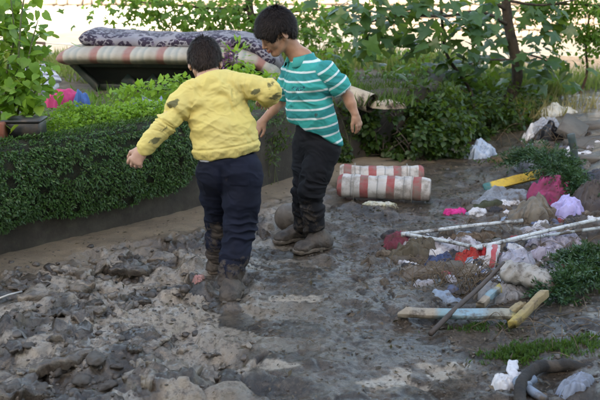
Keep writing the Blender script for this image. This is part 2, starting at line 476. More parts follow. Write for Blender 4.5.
terrace = put("terrace", V, TF, SOIL, origin=(0, 0, 0)); tag(terrace, kind="structure", label="garden terrace soil behind the low concrete wall")
def terr_z(x, y): return .52

ROADM = NT("pale_road")
ROADM.setc(ROADM.ramp(ROADM.noise(3, 6, .65), [(.3, (.24, .215, .185)), (.6, (.33, .30, .26)), (.8, (.40, .37, .33))])); ROADM.setr(.9); ROADM.bump(ROADM.noise(30, 5), .3, .01)
V = []; cols_ = np.linspace(-40, 40, 60); rws = np.linspace(9.7, 17, 9)
def road_z(x): return .44-.34*float(sstep(-.5, 4.5, np.array([x]))[0])
for yy in rws:
    for xx in cols_: V.append((xx, yy, road_z(xx)+.06*(yy > 9.75)))
J = np.arange(len(V)).reshape(len(rws), len(cols_))
road = put("road", V, np.stack([J[:-1, :-1], J[:-1, 1:], J[1:, 1:], J[1:, :-1]], -1).reshape(-1, 4), ROADM.m, origin=(0, 0, 0)); tag(road, kind="structure", label="bright sunlit pale road behind the garden")

# rubble wall beyond the road: courses of separate rough stones where they can be told apart
STONE = NT("rubble_stone"); g_ = STONE.n("ShaderNodeNewGeometry")
STONE.setc(STONE.mix(.5, STONE.ramp(g_.outputs["Random Per Island"], [(0, (.30, .25, .21)), (.5, (.40, .35, .31)), (1, (.50, .45, .40))]), STONE.ramp(STONE.noise(5, 6), [(.3, (.26, .21, .18)), (.7, (.48, .43, .39))]))); STONE.setr(.9); STONE.bump(STONE.noise(25, 5), .6, .02)
MORT = simple("mortar", (.24, .21, .185), (.18, .155, .135), 4, .95, .4, 30, .01)
fw = thing("stone_wall", (0, 17.2, .4), "sunlit pale rubble stone wall along the far side of the road", "wall")
V, F3, F4 = bev_box((0, 17.35, 1.4), (80, .34, 3.2), bev=.02); m_ = MB(); m_.addmix(V, F3, F4); m_.put("core", MORT, fw, smooth=False)
m_ = MB(); r2 = np.random.default_rng(5)
zz = .15
while zz < 2.6:
    hh = r2.uniform(.10, .17); xx = -13+r2.uniform(0, .2)
    while xx < 13:
        ww = r2.uniform(.13, .34)
        V, F3, F4 = bev_box((xx+ww/2, 17.16+r2.uniform(-.02, .02), zz+hh/2), (ww*.94, .12, hh*.9), bev=.22)
        V = V+r2.normal(size=V.shape)*.008; m_.addmix(V, F3, F4); xx += ww
    zz += hh
o = m_.put("stones", STONE.m, fw); tag(o, kind="stuff")
# white kerb wall and a rail at the left
WHITE = simple("white_paint_old", (.74, .73, .70), (.62, .60, .56), 5, .7, .15, 40, .003)
m_ = MB(); V, F3, F4 = bev_box((-5.2, 14.6, .66), (9.5, .22, .42), bev=.12); m_.addmix(V, F3, F4)
o = m_.put("parapet", WHITE, None, smooth=False); tag(o, "low white painted parapet along the road at upper left", "wall")
rail = thing("railing", dp(45, 61, 8.9), "thin rusty railing with one post in the grass at upper left", "railing")
IRON = simple("rusty_iron", (.09, .065, .05), (.14, .08, .05), 18, .8, .3, 80, .002)
a = dp(45, 62, 8.9); b = dp(44, 42, 8.9); m_ = MB(); m_.addmix(*tube([a-Vector((0, 0, .15)), b], [.018, .016], 8)); m_.put("post", IRON, rail)
m_ = MB(); m_.addmix(*tube([dp(29, 42, 8.92), dp(45, 43.2, 8.92)], .013, 8)); m_.put("rail", IRON, rail)
m_ = MB(); m_.addmix(*tube([dp(45, 43, 8.95), dp(80, 45.5, 9.0), dp(120, 49, 9.05)], .006, 6)); m_.put("rail", WHITE, rail)

# unseen block of flats, added behind the photographer to put the yard in shade
PLAST = simple("plaster", (.62, .58, .52), (.52, .48, .43), 2, .9, .2, 20, .01)
GLASS = simple("window_glass", (.03, .035, .04), (.05, .055, .06), 3, .08, 0)
BY, BH = -12.0, 13.0
bl = thing("added_shade_block", (0, BY, 0), "unseen plastered block of flats added behind the viewer to shade the yard", "building")
m_ = MB(); m_.addmix(*bev_box((0, BY-4, BH/2-.2), (60, 8, BH+.4), bev=.01)); m_.put("wall", PLAST, bl, smooth=False)
m_ = MB(); m_.addmix(*bev_box((0, BY-4, BH+.08), (60.6, 8.6, .22), bev=.1)); m_.put("roof", simple("roof_edge", (.30, .16, .11)), bl, smooth=False)
wm = None
for fl in range(4):
    for i in range(12):
        m_ = MB(); cx = -27.5+i*5; cz = 1.7+fl*3.05
        m_.addmix(*bev_box((cx, BY+.01, cz), (1.5, .16, 1.5), bev=.05))
        wo = m_.put("window", WHITE, bl, smooth=False)
        m_ = MB(); m_.addmix(*bev_box((cx, BY+.085, cz), (1.3, .03, 1.3), bev=.02)); m_.put("pane", GLASS, wo, smooth=False)
# ------------------------------------------------------------------ plants
def T_(v, f): return np.array(v, np.float32), np.array(f, np.int32)
LANCE = T_([(0, 0, 0), (.45, .20, .05), (1, 0, -.08), (.45, -.20, .05), (.5, 0, 0)], [(0, 4, 1), (1, 4, 2), (0, 3, 4), (3, 2, 4)])
OVAL = T_([(0, 0, 0), (.22, .27, .05), (.6, .33, .05), (1, 0, -.10), (.6, -.33, .05), (.22, -.27, .05), (.45, 0, 0)],
          [(0, 6, 1), (1, 6, 2), (2, 6, 3), (3, 6, 4), (4, 6, 5), (5, 6, 0)])
NEEDLE = T_([(0, .05, 0), (0, -.05, 0), (1, 0, -.03)], [(0, 1, 2)])
BLADE = T_([(0, .03, 0), (0, -.03, 0), (.5, .024, .02), (.5, -.024, .02), (1, 0, -.12)], [(0, 1, 3), (0, 3, 2), (2, 3, 4)])
def lobed(n_lobes=5, depth=.42, seed=0):
    r_ = np.random.default_rng(seed); pts = []
    for i in range(n_lobes):
        a = math.radians(-128+256*i/(n_lobes-1)); L = (.50, .80, 1.0, .80, .50)[i] if n_lobes == 5 else (.66, 1.0, .66)[i]
        L *= r_.uniform(.92, 1.08)
        for da, k in ((-.20, .80), (-.07, .97), (.05, 1.0), (.18, .82)): pts.append((a+da*1.15, L*k))
        if i < n_lobes-1: pts.append((a+math.radians(128/(n_lobes-1)), min(L, .8)*(1-depth)))
    o = [(0, 0, 0)]; ring = []
    for a, r in pts:
        x = .42+r*.58*math.cos(a); y = r*.58*math.sin(a)
        ring.append((x, y, -.10*(r**2)+.06*abs(math.sin(a*2.5))*r-.10*max(0, x-.5)**2))
    V = [(0, 0, 0), (.42, 0, .03)]+ring; n = len(ring); F = []
    for i in range(n-1): F.append((1, 2+i, 3+i))
    F.append((1, 2+n-1, 0)); F.append((1, 0, 2)); return T_(V, F)
FIG = [lobed(5, .40, 1), lobed(5, .30, 2), lobed(3, .28, 3)]

def leaves(tmpl, pos, d, up, scale, wide=1.0):
    """many copies of a leaf: pos, direction, upper side, length"""
    tv, tf = tmpl; n = len(pos)
    d = d/(np.linalg.norm(d, axis=1, keepdims=True)+1e-9)
    y = np.cross(up, d); y /= np.linalg.norm(y, axis=1, keepdims=True)+1e-9
    z = np.cross(d, y); s = np.asarray(scale).reshape(-1, 1, 1)
    w = np.asarray(wide).reshape(-1, 1, 1) if not np.isscalar(wide) else wide
    V = pos[:, None, :]+s*(tv[None, :, 0:1]*d[:, None]+tv[None, :, 1:2]*w*y[:, None]+tv[None, :, 2:3]*z[:, None])
    F = tf[None]+(np.arange(n)*len(tv))[:, None, None]
    return V.reshape(-1, 3), F.reshape(-1, tf.shape[1])
def rdir(n, r_): v = r_.normal(size=(n, 3)); return v/np.linalg.norm(v, axis=1, keepdims=True)

L_HEDGE = leafmat("hedge_leaf", (.014, .046, .012), (.028, .086, .020), (.060, .155, .036), .15, .42, (.06, .15, .04))
L_PARS = leafmat("parsley_leaf", (.12, .28, .020), (.18, .37, .03), (.27, .48, .05), .45, .5)
L_VINE = leafmat("vine_leaf", (.055, .17, .015), (.11, .26, .025), (.20, .36, .04), .4, .42, (.30, .34, .05))
L_FIG = leafmat("fig_leaf", (.016, .058, .022), (.028, .088, .036), (.055, .135, .05), .38, .36)
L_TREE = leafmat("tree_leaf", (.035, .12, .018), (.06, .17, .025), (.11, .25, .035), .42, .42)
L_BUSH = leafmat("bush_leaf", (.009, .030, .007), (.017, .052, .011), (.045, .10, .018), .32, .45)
L_GRASS = leafmat("grass_blade", (.07, .13, .03), (.15, .20, .06), (.26, .27, .12), .4, .6)
L_CON = leafmat("conifer_needle", (.008, .034, .018), (.014, .058, .026), (.03, .09, .036), .1, .5)
L_MOSS = leafmat("moss_blade", (.012, .045, .012), (.020, .068, .016), (.04, .10, .022), .3, .6)
BARK = NT("bark"); BARK.setc(BARK.ramp(BARK.noise(16, 6, .65), [(.3, (.022, .016, .012)), (.55, (.06, .045, .035)), (.8, (.12, .10, .08))])); BARK.setr(.9); BARK.bump(BARK.noise(45, 5, .7), .7, .012); BARK = BARK.m
STEM = simple("green_stem", (.08, .11, .035), (.06, .06, .03), 20, .7, .1)

# --- trailing evergreen cover on the wall
def hedge():
    r_ = np.random.default_rng(11)
    L = np.concatenate([[0], np.cumsum(np.linalg.norm(np.diff(WA, axis=0), axis=1))])
    s_end = L[np.argmin(np.hypot(WA[:, 0]-gp(222, 200).x, WA[:, 1]-gp(222, 200).y))]
    s_wisp = L[np.argmin(np.hypot(WA[:, 0]-gp(288, 180).x, WA[:, 1]-gp(288, 180).y))]
    t = thing("trailing_hedge", (float(gp(90, 232).x), float(gp(90, 232).y), .0), "dark green small-leaved evergreen trailing down over the concrete wall", "hedge")
    PR = np.array([(.30, .545), (.16, .585), (.04, .61), (-.05, .57), (-.095, .48), (-.105, .38), (-.08, .28), (-.035, .19)])
    def surf(s, v, k=1.0):
        x = np.interp(s, L, WA[:, 0]); y = np.interp(s, L, WA[:, 1]); nx_ = np.interp(s, L, WN[:, 0]); ny_ = np.interp(s, L, WN[:, 1])
        q = v*(len(PR)-1); i = np.arange(len(PR)); o = np.interp(q, i, PR[:, 0]); z = np.interp(q, i, PR[:, 1])
        lump = fbm(s*4, v*3.2, 2.0, 3)*.075*np.sin(np.clip(v, 0, 1)*math.pi)
        z = z-(.06*fbm(s*5, 1.5, 0, 3)+.03)*sstep(.6, 1, v)
        o = np.where(o < 0, o*k, o)-lump*k
        fade = 1-sstep(s_end-.5, s_end+.15, s)
        z = .52+(z-.52)*np.where(v > .35, .25+.75*fade, 1); o = np.where(v > .2, o*(.3+.7*fade), o)
        return np.stack([x+nx_*o, y+ny_*o, z], -1), np.stack([nx_, ny_], -1)
    S, Vv = np.meshgrid(np.arange(0, s_end+.1, .03), np.linspace(0, 1, 22), indexing='ij')
    P_, _ = surf(S.ravel(), Vv.ravel(), .80); J = np.arange(S.size).reshape(S.shape)
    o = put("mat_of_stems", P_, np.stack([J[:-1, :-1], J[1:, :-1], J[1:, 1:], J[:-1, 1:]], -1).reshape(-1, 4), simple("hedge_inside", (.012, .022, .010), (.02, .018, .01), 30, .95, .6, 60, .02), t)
    n = 62000
    s = r_.uniform(0, s_wisp, n); s = s[(s < s_end) | (r_.random(n) < .10)]; n = len(s)
    v = np.clip(r_.beta(1.25, 1.05, n), 0, 1.0)
    p, nn = surf(s, v, 1.0)
    out = np.concatenate([-nn, np.full((n, 1), .35)], 1); out[:, 2] += np.where(v < .4, .9, -.25)
    keep = fbm(s*16, v*12, 4, 3) > -.38; p = p[keep]; out = out[keep]; v = v[keep]; n = len(p)
    p = p+out*(r_.random(n)[:, None]-.35)*.028
    d = out*.7+rdir(n, r_)*.75+np.stack([np.zeros(n), np.zeros(n), -.55*(v > .35)], 1)
    V, F = leaves(LANCE, p, d, out+rdir(n, r_)*.4, r_.uniform(.009, .026, n), 1.0)
    tag(put("foliage", V, F, L_HEDGE, t), kind="stuff")
hedge()

def in_blob(n, c, rad, r_, clump=0, f=9, shell=.55):
    u = rdir(n, r_); k = r_.random(n)**(1/3.0); k = shell+(1-shell)*k if shell else k
    k = np.where(r_.random(n) < .35, r_.random(n)**.5, k)
    P_ = u*k[:, None]*np.array(rad)+np.array(tuple(c))
    if clump: m = fbm(P_[:, 0]*f, P_[:, 1]*f, P_[:, 2]*f, 2) > clump; P_ = P_[m]; u = u[m]
    return P_, u
def bush(name, label, cat, base, blobs, n, tm, size, mat, seed, stems=8, group=None, droop=.3, wide=1.0, stemmat=None, r0=.008, clump=-.12, f=9):
    r_ = np.random.default_rng(seed); t = thing(name, base, label, cat, group)
    Ps = []; Us = []
    for (c, rad) in blobs:
        P_, u = in_blob(int(n/len(blobs)), c, rad, r_, clump, f); Ps.append(P_); Us.append(u)
    P_ = np.concatenate(Ps); u = np.concatenate(Us); m = len(P_)
    d = u*.6+rdir(m, r_)*.8; d[:, 2] -= droop
    V, F = leaves(tm, P_, d, u*.5+np.array([0, 0, .8])+rdir(m, r_)*.4, r_.uniform(size*.6, size*1.25, m), wide)
    tag(put("foliage", V, F, mat, t), kind="stuff")
    for i in range(stems):
        c, rad = blobs[i % len(blobs)]; e = np.array(tuple(c))+rdir(1, r_)[0]*np.array(rad)*.7
        b = np.array(tuple(base))+np.array([r_.normal()*.03, r_.normal()*.03, -.03]); mid = (b+e)/2+r_.normal(size=3)*.04
        m_ = MB(); m_.addmix(*tube(spline([b, mid, e], 5), np.linspace(r0, r0*.35, 11), 5)); m_.put("stem", stemmat or STEM, t)
    return t

# --- parsley along the top of the wall
pz = .56; where = ["at the left end of the row, beside the dark trough", "next to the left-hand vine", "in front of the pink cushion", "second clump right of the pink cushion",
                   "under the left end of the striped mattress", "tallest, below the dark bed frame", "next to the pale bags", "last of the row, beside the raised yellow sleeve"]
for i, (px, py, Y) in enumerate(((52, 118, 4.75), (62, 116, 5.1), (78, 113, 5.0), (95, 114, 4.95), (112, 112, 5.1), (128, 110, 5.25), (146, 112, 5.2), (164, 113, 5.3))):
    c = dp(px, py-4, Y); r2 = np.random.default_rng(40+i)
    b = (c.x, c.y, .53); hgt = .085+.02*r2.random()
    bush("parsley_plant", "bright green feathery parsley plant "+where[i], "plant", b, [((c.x, c.y, .59), (.15, .14, hgt)), ((c.x+.06, c.y+.04, .625), (.10, .10, hgt*.75))], 1500, OVAL, .021, L_PARS, 60+i, 6, "parsley along the wall top", droop=0, clump=-.2, f=22, r0=.003)
# leafy plants behind the row
for i, (px, py, Y, lab) in enumerate(((150, 88, 5.7, "young plant with long light green leaflets in front of the bed frame"), (171, 82, 5.9, "young plant with long light green leaflets just left of the yellow sleeve"), (128, 92, 5.5, "light green sprout standing above the parsley"), (262, 78, 6.1, "low green weeds between the two children on the terrace"), (236, 74, 6.0, "low green weeds behind the raised yellow sleeve"))):
    c = dp(px, py, Y); bush("leafy_plant", lab, "plant", (c.x, c.y, .5), [(c+Vector((0, 0, -.05)), (.13, .10, .08)), (c+Vector((.05, 0, 0)), (.08, .08, .05))], 110, LANCE, .055, L_PARS, 80+i, 6, droop=.2, wide=1.5, clump=0, r0=.004)

# --- climbing vine at the far left
def leafy(name, label, cat, base, stems, lists, tmpls, size, mat, seed, extra=0, stemmat=None, group=None, bunch=.05, petiole=True):
    """stems: list of (path, r0, r1); leaves one by one as objects along the stems"""
    r_ = np.random.default_rng(seed); t = thing(name, base, label, cat, group)
    me = [mesh_np("leaf", tv, tf, mat) for tv, tf in tmpls]
    for (path, ra, rb) in stems:
        sp = spline(path, 6); m_ = MB(); m_.addmix(*tube(sp, np.linspace(ra, rb, len(sp)), 7, jit=.06, seed=seed)); m_.put("branch" if ra < .03 else "trunk", stemmat or BARK, t)
    bl = Vector(t.location)
    for (c, rad, n) in lists:
        for i in range(n):
            p = np.array(tuple(c))+r_.normal(size=3)*np.array(rad)*.55
            d = np.array([r_.normal(), r_.normal()*.8-.25, -.45+r_.normal()*.35]); d /= np.linalg.norm(d)
            up = np.array([r_.normal()*.35, -.35+r_.normal()*.3, 1.0]); y = np.cross(up, d); y /= np.linalg.norm(y); z = np.cross(d, y)
            s = size*r_.uniform(.6, 1.15)
            o = bpy.data.objects.new("leaf", me[r_.integers(len(me))]); COL.objects.link(o); o.parent = t
            M_ = Matrix(((d[0]*s, y[0]*s, z[0]*s, p[0]-bl.x), (d[1]*s, y[1]*s, z[1]*s, p[1]-bl.y), (d[2]*s, y[2]*s, z[2]*s, p[2]-bl.z), (0, 0, 0, 1)))
            o.matrix_local = M_
    if extra:
        c = np.array([np.array(tuple(l[0])) for l in lists]); rd = np.array([l[1] for l in lists]); k = r_.integers(len(lists), size=extra)
        p = c[k]+r_.normal(size=(extra, 3))*rd[k]*.75
        d = r_.normal(size=(extra, 3)); d[:, 2] -= .5
        V, F = leaves(tmpls[0], p, d, r_.normal(size=(extra, 3))*.35+np.array([0, -.3, 1.0]), size*r_.uniform(.45, 1.0, extra)); tag(put("foliage", V, F, mat, t), kind="stuff")
    return t
HEART = T_([(0, 0, 0), (-.10, .22, .02), (.10, .42, .04), (.45, .42, .03), (.78, .20, -.04), (1.02, 0, -.14), (.78, -.20, -.04), (.45, -.42, .03), (.10, -.42, .04), (-.10, -.22, .02), (.35, 0, .03)],
           [(0, 10, 1), (1, 10, 2), (2, 10, 3), (3, 10, 4), (4, 10, 5), (5, 10, 6), (6, 10, 7), (7, 10, 8), (8, 10, 9), (9, 10, 0)])
b0 = dp(8, 128, 4.75); vb = Vector((b0.x, b0.y, .5))
vs_ = []
for (pts) in ([(8, 128), (6, 80), (14, 35), (8, -20)], [(14, 128), (24, 85), (30, 50), (38, 20)], [(4, 128), (-8, 80), (-4, 30), (2, -30)], [(18, 126), (30, 100), (42, 85), (50, 78)], [(10, 128), (18, 60), (22, 10), (30, -25)]):
    vs_.append(([vb]+[dp(px, py, 4.75+.05*i) for i, (px, py) in enumerate(pts[1:])], .008, .003))
vl = [(dp(px, py, Y), (.10, .12, .09), n) for (px, py, Y, n) in ((5, 20, 4.9, 16), (20, 8, 5.0, 14), (12, 45, 4.8, 18), (28, 32, 5.0, 10), (8, 70, 4.75, 20), (27, 55, 4.9, 12), (18, 88, 4.7, 20), (5, 104, 4.7, 16), (30, 98, 4.75, 12), (-15, 60, 4.8, 16), (-12, 20, 4.9, 12), (35, 76, 4.8, 6), (14, 118, 4.6, 12), (-14, 100, 4.7, 14))]
leafy("climbing_vine", "tall leafy green vine climbing at the left edge above the trough", "plant", vb, vs_, vl, [HEART, OVAL], .075, L_VINE, 21, 500, STEM)

# --- fig tree on the right with big dark leaves
fb = dp(503, 128, 8.1); fbz = Vector((fb.x, fb.y, .05))
tr = [fbz-Vector((0, 0, .15)), dp(506, 105, 8.1), dp(517, 80, 8.1), dp(515, 55, 8.1), dp(509, 25, 8.1), dp(505, -10, 8.1), dp(500, -60, 8.1)]
q = lambda px, py, Y: dp(px, py, Y)
fst = [(tr, .062, .040), ([q(509, 25, 8.1), q(480, 12, 7.9), q(445, 16, 7.7), q(400, 16, 7.4), q(362, 24, 7.2)], .020, .007), ([q(515, 60, 8.1), q(490, 60, 7.9), q(460, 66, 7.8)], .014, .005),
       ([q(514, 50, 8.1), q(540, 58, 8.0), q(562, 68, 8.0)], .012, .004), ([q(507, 10, 8.1), q(470, -10, 7.8), q(430, -12, 7.5), q(380, -4, 7.2)], .02, .007), ([q(505, 0, 8.1), q(540, 5, 8.0), q(575, 0, 8.0)], .016, .006),
       ([q(476, 125, 7.9), q(470, 90, 7.9), q(447, 55, 7.8), q(442, 20, 7.8), q(440, -30, 7.8)], .020, .012), ([q(445, 45, 7.8), q(420, 42, 7.6), q(388, 46, 7.4)], .010, .004), ([q(470, 95, 7.9), q(455, 85, 7.8), q(430, 78, 7.7)], .008, .003)]
fl = [(q(px, py, Y), (.22, .26, .13), n) for (px, py, Y, n) in ((352, 12, 7.1, 10), (372, 24, 7.2, 13), (395, 14, 7.3, 12), (360, 40, 7.2, 7), (388, 52, 7.3, 14), (405, 36, 7.4, 9), (425, 6, 7.5, 12), (430, 28, 7.5, 6), (450, 22, 7.7, 12), (468, 40, 7.7, 13), (455, 62, 7.8, 12), (478, 15, 7.7, 14), (490, 42, 8.5, 10), (474, 72, 7.9, 10), (500, 60, 8.5, 6), (538, 28, 8.1, 11), (538, 58, 8.0, 12), (555, 70, 8.0, 8), (530, 75, 8.5, 5), (462, 85, 7.9, 8), (496, 8, 8.5, 10), (545, 8, 8.1, 8), (380, -15, 7.2, 8), (430, -20, 7.5, 8), (490, -20, 7.9, 8), (545, -20, 8.0, 8))]
leafy("fig_tree", "fig tree with dark bark and big lobed dark green leaves right of the children", "tree", fbz, fst, fl, FIG, .205, L_FIG, 31, 260)

# --- tree behind the mattresses, leaves hanging in at the top
tb = dp(262, 62, 9.2); tbz = Vector((tb.x, tb.y, .45))
ts = [([tbz-Vector((0, 0, .1)), q(258, 40, 9.2), q(250, 10, 9.2), q(245, -40, 9.2)], .05, .035), ([q(250, 10, 9.2), q(210, 8, 9.3), q(160, 4, 9.3), q(120, 0, 9.2)], .02, .006), ([q(252, 15, 9.2), q(290, 12, 9.3), q(330, 8, 9.3)], .02, .006), ([q(247, -15, 9.2), q(200, -25, 9.3), q(140, -25, 9.3)], .02, .006)]
tl = [(q(px, py, Y), (.30, .30, .16), n) for (px, py, Y, n) in ((120, 4, 9.2, 16), (140, 14, 9.3, 18), (160, 6, 9.3, 18), (172, 20, 9.4, 14), (190, 10, 9.3, 18), (210, 18, 9.3, 20), (232, 12, 9.2, 22), (250, 20, 9.2, 22), (228, 28, 9.3, 14), (300, 14, 9.4, 16), (318, 24, 9.4, 16), (335, 12, 9.4, 14), (310, 42, 9.3, 12), (330, 44, 9.2, 14), (155, -15, 9.3, 10), (210, -18, 9.3, 12), (270, -10, 9.3, 12), (285, 34, 9.3, 10))]
leafy("broadleaf_tree", "lighter green tree with lobed leaves hanging in above the mattresses", "tree", tbz, ts, tl, FIG[:2], .118, L_TREE, 33, 1700)

# --- tree at the upper right, small leaves, thin sapling below it
ob = dp(640, 118, 8.6); obz = Vector((ob.x, ob.y, .1))
r3 = np.random.default_rng(5)
t = thing("overhanging_tree", obz, "small-leaved tree whose boughs hang in at the top right corner", "tree")
for pth, ra, rb in (([obz, q(638, 60, 8.6), q(630, 0, 8.6), q(620, -60, 8.6)], .06, .04), ([q(632, 10, 8.6), q(600, 6, 8.5), q(560, 4, 8.4), q(535, 8, 8.4)], .018, .005), ([q(636, 30, 8.6), q(605, 30, 8.5), q(585, 38, 8.5)], .014, .004)):
    sp = spline(pth, 6); m_ = MB(); m_.addmix(*tube(sp, np.linspace(ra, rb, len(sp)), 7)); m_.put("trunk" if ra > .03 else "branch", BARK, t)
Ps = []
for (px, py, Y, n, rr) in ((545, 5, 8.4, 500, .20), (565, 18, 8.5, 500, .20), (590, 8, 8.4, 700, .24), (585, 35, 8.5, 500, .18), (600, 45, 8.5, 300, .16), (560, 45, 8.6, 160, .14), (530, 12, 8.5, 250, .16), (610, 20, 8.5, 500, .25), (570, -20, 8.5, 500, .3)):
    Ps.append(in_blob(n, q(px, py, Y), (rr, rr, rr*.75), r3, -.05, 8, 0)[0])
Ps = np.concatenate(Ps); d = rdir(len(Ps), r3); d[:, 2] -= .6
V, F = leaves(OVAL, Ps, d, rdir(len(Ps), r3)*.5+np.array([0, 0, 1]), r3.uniform(.035, .065, len(Ps)), .8); tag(put("foliage", V, F, L_TREE, t), kind="stuff")
sb = dp(574, 114, 8.8); st_ = thing("sapling", (sb.x, sb.y, sb.z), "thin bent reddish sapling stem standing against the bright ground at right", "plant")
sp = spline([q(574, 118, 8.8), q(580, 95, 8.8), q(587, 72, 8.8), q(586, 45, 8.8), q(590, 10, 8.8)], 6); m_ = MB(); m_.addmix(*tube(sp, np.linspace(.017, .010, len(sp)), 7)); m_.put("stem", simple("red_bark", (.10, .045, .03), (.05, .03, .02), 25, .85, .4), st_)
p = q(588, 50, 8.8); P_, u = in_blob(120, p, (.15, .12, .2), r3, 0, 8, 0); V, F = leaves(OVAL, P_, rdir(len(P_), r3), rdir(len(P_), r3)*.4+np.array([0, 0, 1]), np.full(len(P_), .05)); tag(put("foliage", V, F, L_TREE, st_), kind="stuff")

# --- undergrowth at the back of the yard
bs = [(425, 103, 7.0, .28, "dark shrub growing over the return of the wall"), (415, 132, 6.62, .20, "dark shrub in front of the wall's far end"), (392, 118, 6.75, .22, "dark shrub right of the rolled mat"), (437, 126, 6.75, .26, "dark shrub hiding the corner of the wall"), (505, 105, 8.0, .30, "shrub between the two fig stems"), (352, 118, 6.75, .26, "dense dark shrub under the rolled mat at the wall's far end"), (385, 132, 6.7, .22, "low dark shrub just behind the striped rolls"), (405, 112, 7.2, .34, "dark green shrub between rolled mat and fig tree"), (440, 115, 7.4, .34, "dark shrub in the middle of the back hedge"), (470, 118, 7.6, .30, "shrub at the foot of the thin fig stem"),
      (500, 118, 7.7, .26, "shrub at the foot of the fig trunk"), (375, 92, 7.9, .34, "lighter shrub rising behind the rolled mat"), (425, 88, 8.2, .36, "lighter yellow-green shrub under the hanging fig leaves"), (470, 92, 8.4, .30, "pale green shrub glimpsed left of the fig trunk"), (535, 108, 8.5, .20, "sparse shrub right of the fig trunk"), (345, 80, 8.3, .25, "light green shrub close to the striped sleeve"), (318, 70, 8.0, .26, "light shrub glimpsed between the striped child and the mattress end"), (400, 72, 8.9, .34, "sunlit yellowish shrub under the leftmost fig leaves"), (450, 76, 9.2, .34, "sunlit yellowish shrub behind the thin fig stem")]
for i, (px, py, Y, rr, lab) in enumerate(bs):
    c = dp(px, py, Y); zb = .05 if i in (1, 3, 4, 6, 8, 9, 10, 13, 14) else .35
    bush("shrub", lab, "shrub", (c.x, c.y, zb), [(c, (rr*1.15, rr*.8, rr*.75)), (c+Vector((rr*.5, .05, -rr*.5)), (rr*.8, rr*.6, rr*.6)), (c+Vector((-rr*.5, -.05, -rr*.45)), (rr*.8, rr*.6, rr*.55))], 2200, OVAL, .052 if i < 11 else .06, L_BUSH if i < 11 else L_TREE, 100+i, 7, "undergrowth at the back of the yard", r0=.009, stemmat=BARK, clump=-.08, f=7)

# --- grass: bank behind the mattresses, tufts at the back, weeds on the wall face
def grass(name, label, pts, n, size, mat, seed, spread, lean=.35, wide=1.0):
    r_ = np.random.default_rng(seed); Ps = []
    for (c, rx, ry) in pts:
        k = int(n/len(pts)); Ps.append(np.stack([c[0]+r_.uniform(-1, 1, k)*rx, c[1]+r_.uniform(-1, 1, k)*ry, np.full(k, c[2])], 1))
    p = np.concatenate(Ps); m = len(p); d = r_.normal(size=(m, 3))*lean; d[:, 2] = 1
    V, F = leaves(BLADE, p, d, rdir(m, r_), r_.uniform(size*.5, size*1.2, m), wide); o = put(name, V, F, mat); return tag(o, label=label, kind="stuff")
grass("grass", "rough dry grass on the bank behind the mattresses", [((-3.0, 8.6, .50), 1.6, 1.1), ((-1.4, 8.9, .5), 1.4, .9), ((-4.5, 8.0, .5), 1.5, 1.5)], 9000, .16, L_GRASS, 1, 1, .5, 1.6)
grass("grass", "low green weeds on the terrace between the mattresses and the wall", [((-1.2, 6.3, .50), 1.3, .5), ((-.3, 7.4, .5), .8, .5)], 2600, .12, L_TREE, 8, 1, .7, 1.6)
grass("grass", "dark weeds on the terrace behind the rolled mat", [((.2, 6.9, .47), .7, .5), ((.6, 7.6, .45), .8, .6)], 3600, .12, L_BUSH, 9, 1, .7, 1.5)
grass("grass", "tall light grass behind the fig tree", [((.7, 9.2, .35), 1.1, .6), ((2.0, 9.2, .15), .8, .5), ((3.2, 9.5, .08), 1.0, .5)], 7000, .34, L_GRASS, 2, 1, .4, 1.3)
grass("grass", "dry straw-coloured grass at the foot of the right bank", [((2.0, 8.3, .05), .35, .3), ((2.6, 8.2, .1), .5, .4)], 1600, .22, leafmat("straw", (.22, .17, .09), (.30, .24, .13), (.36, .30, .17), .3, .7), 3, 1, .5)
wb = gp(272, 184); bush("wall_weed", "loose weeds growing out of the wall foot between the two children", "plant", (wb.x, wb.y-.02, 0), [((wb.x, wb.y-.05, .22), (.05, .05, .20)), ((wb.x+.08, wb.y+.0, .38), (.09, .05, .12))], 420, LANCE, .035, L_BUSH, 7, 5, clump=-.1, r0=.003)
wb = gp(350, 163); bush("wall_weed", "trailing weeds hanging on the wall left of the striped rolls", "plant", (wb.x, wb.y-.02, 0), [((wb.x-.08, wb.y-.04, .30), (.14, .05, .16)), ((wb.x-.05, wb.y-.05, .12), (.08, .05, .12))], 700, OVAL, .04, L_BUSH, 8, 5, clump=-.1, r0=.003)

# --- purple flowers behind the boy's head
c = dp(233, 62, 5.7); t = thing("flowering_plant", (c.x, c.y, .5), "tall plant with purple flower spikes behind the yellow-shirted child's head", "plant")
r4 = np.random.default_rng(3); PURP = leafmat("purple_petal", (.16, .03, .22), (.25, .06, .32), (.34, .12, .42), .3, .6)
for i, (px, py) in enumerate(((229, 48), (234, 55), (226, 62))):
    e = dp(px, py, 5.7); sp = spline([Vector((c.x, c.y, .5)), (Vector((c.x, c.y, .5))+e)/2+Vector((.02*i-.02, 0, 0)), e], 5); m_ = MB(); m_.addmix(*tube(sp, .004, 5)); m_.put("stem", STEM, t)
    P_, u = in_blob(60, e-Vector((0, 0, .02)), (.022, .022, .05), r4, 0, 9, .4); V, F = leaves(OVAL, P_, u+rdir(len(P_), r4)*.4, u, np.full(len(P_), .022)); put("flower_spike", V, F, PURP, t)
P_, u = in_blob(70, c+Vector((.02, 0, .02)), (.11, .08, .13), r4, 0, 9, 0); V, F = leaves(LANCE, P_, u+rdir(len(P_), r4)*.3, np.tile([[0, 0, 1.0]], (len(P_), 1)), r4.uniform(.05, .08, len(P_)), 1.2); tag(put("foliage", V, F, L_PARS, t), kind="stuff")
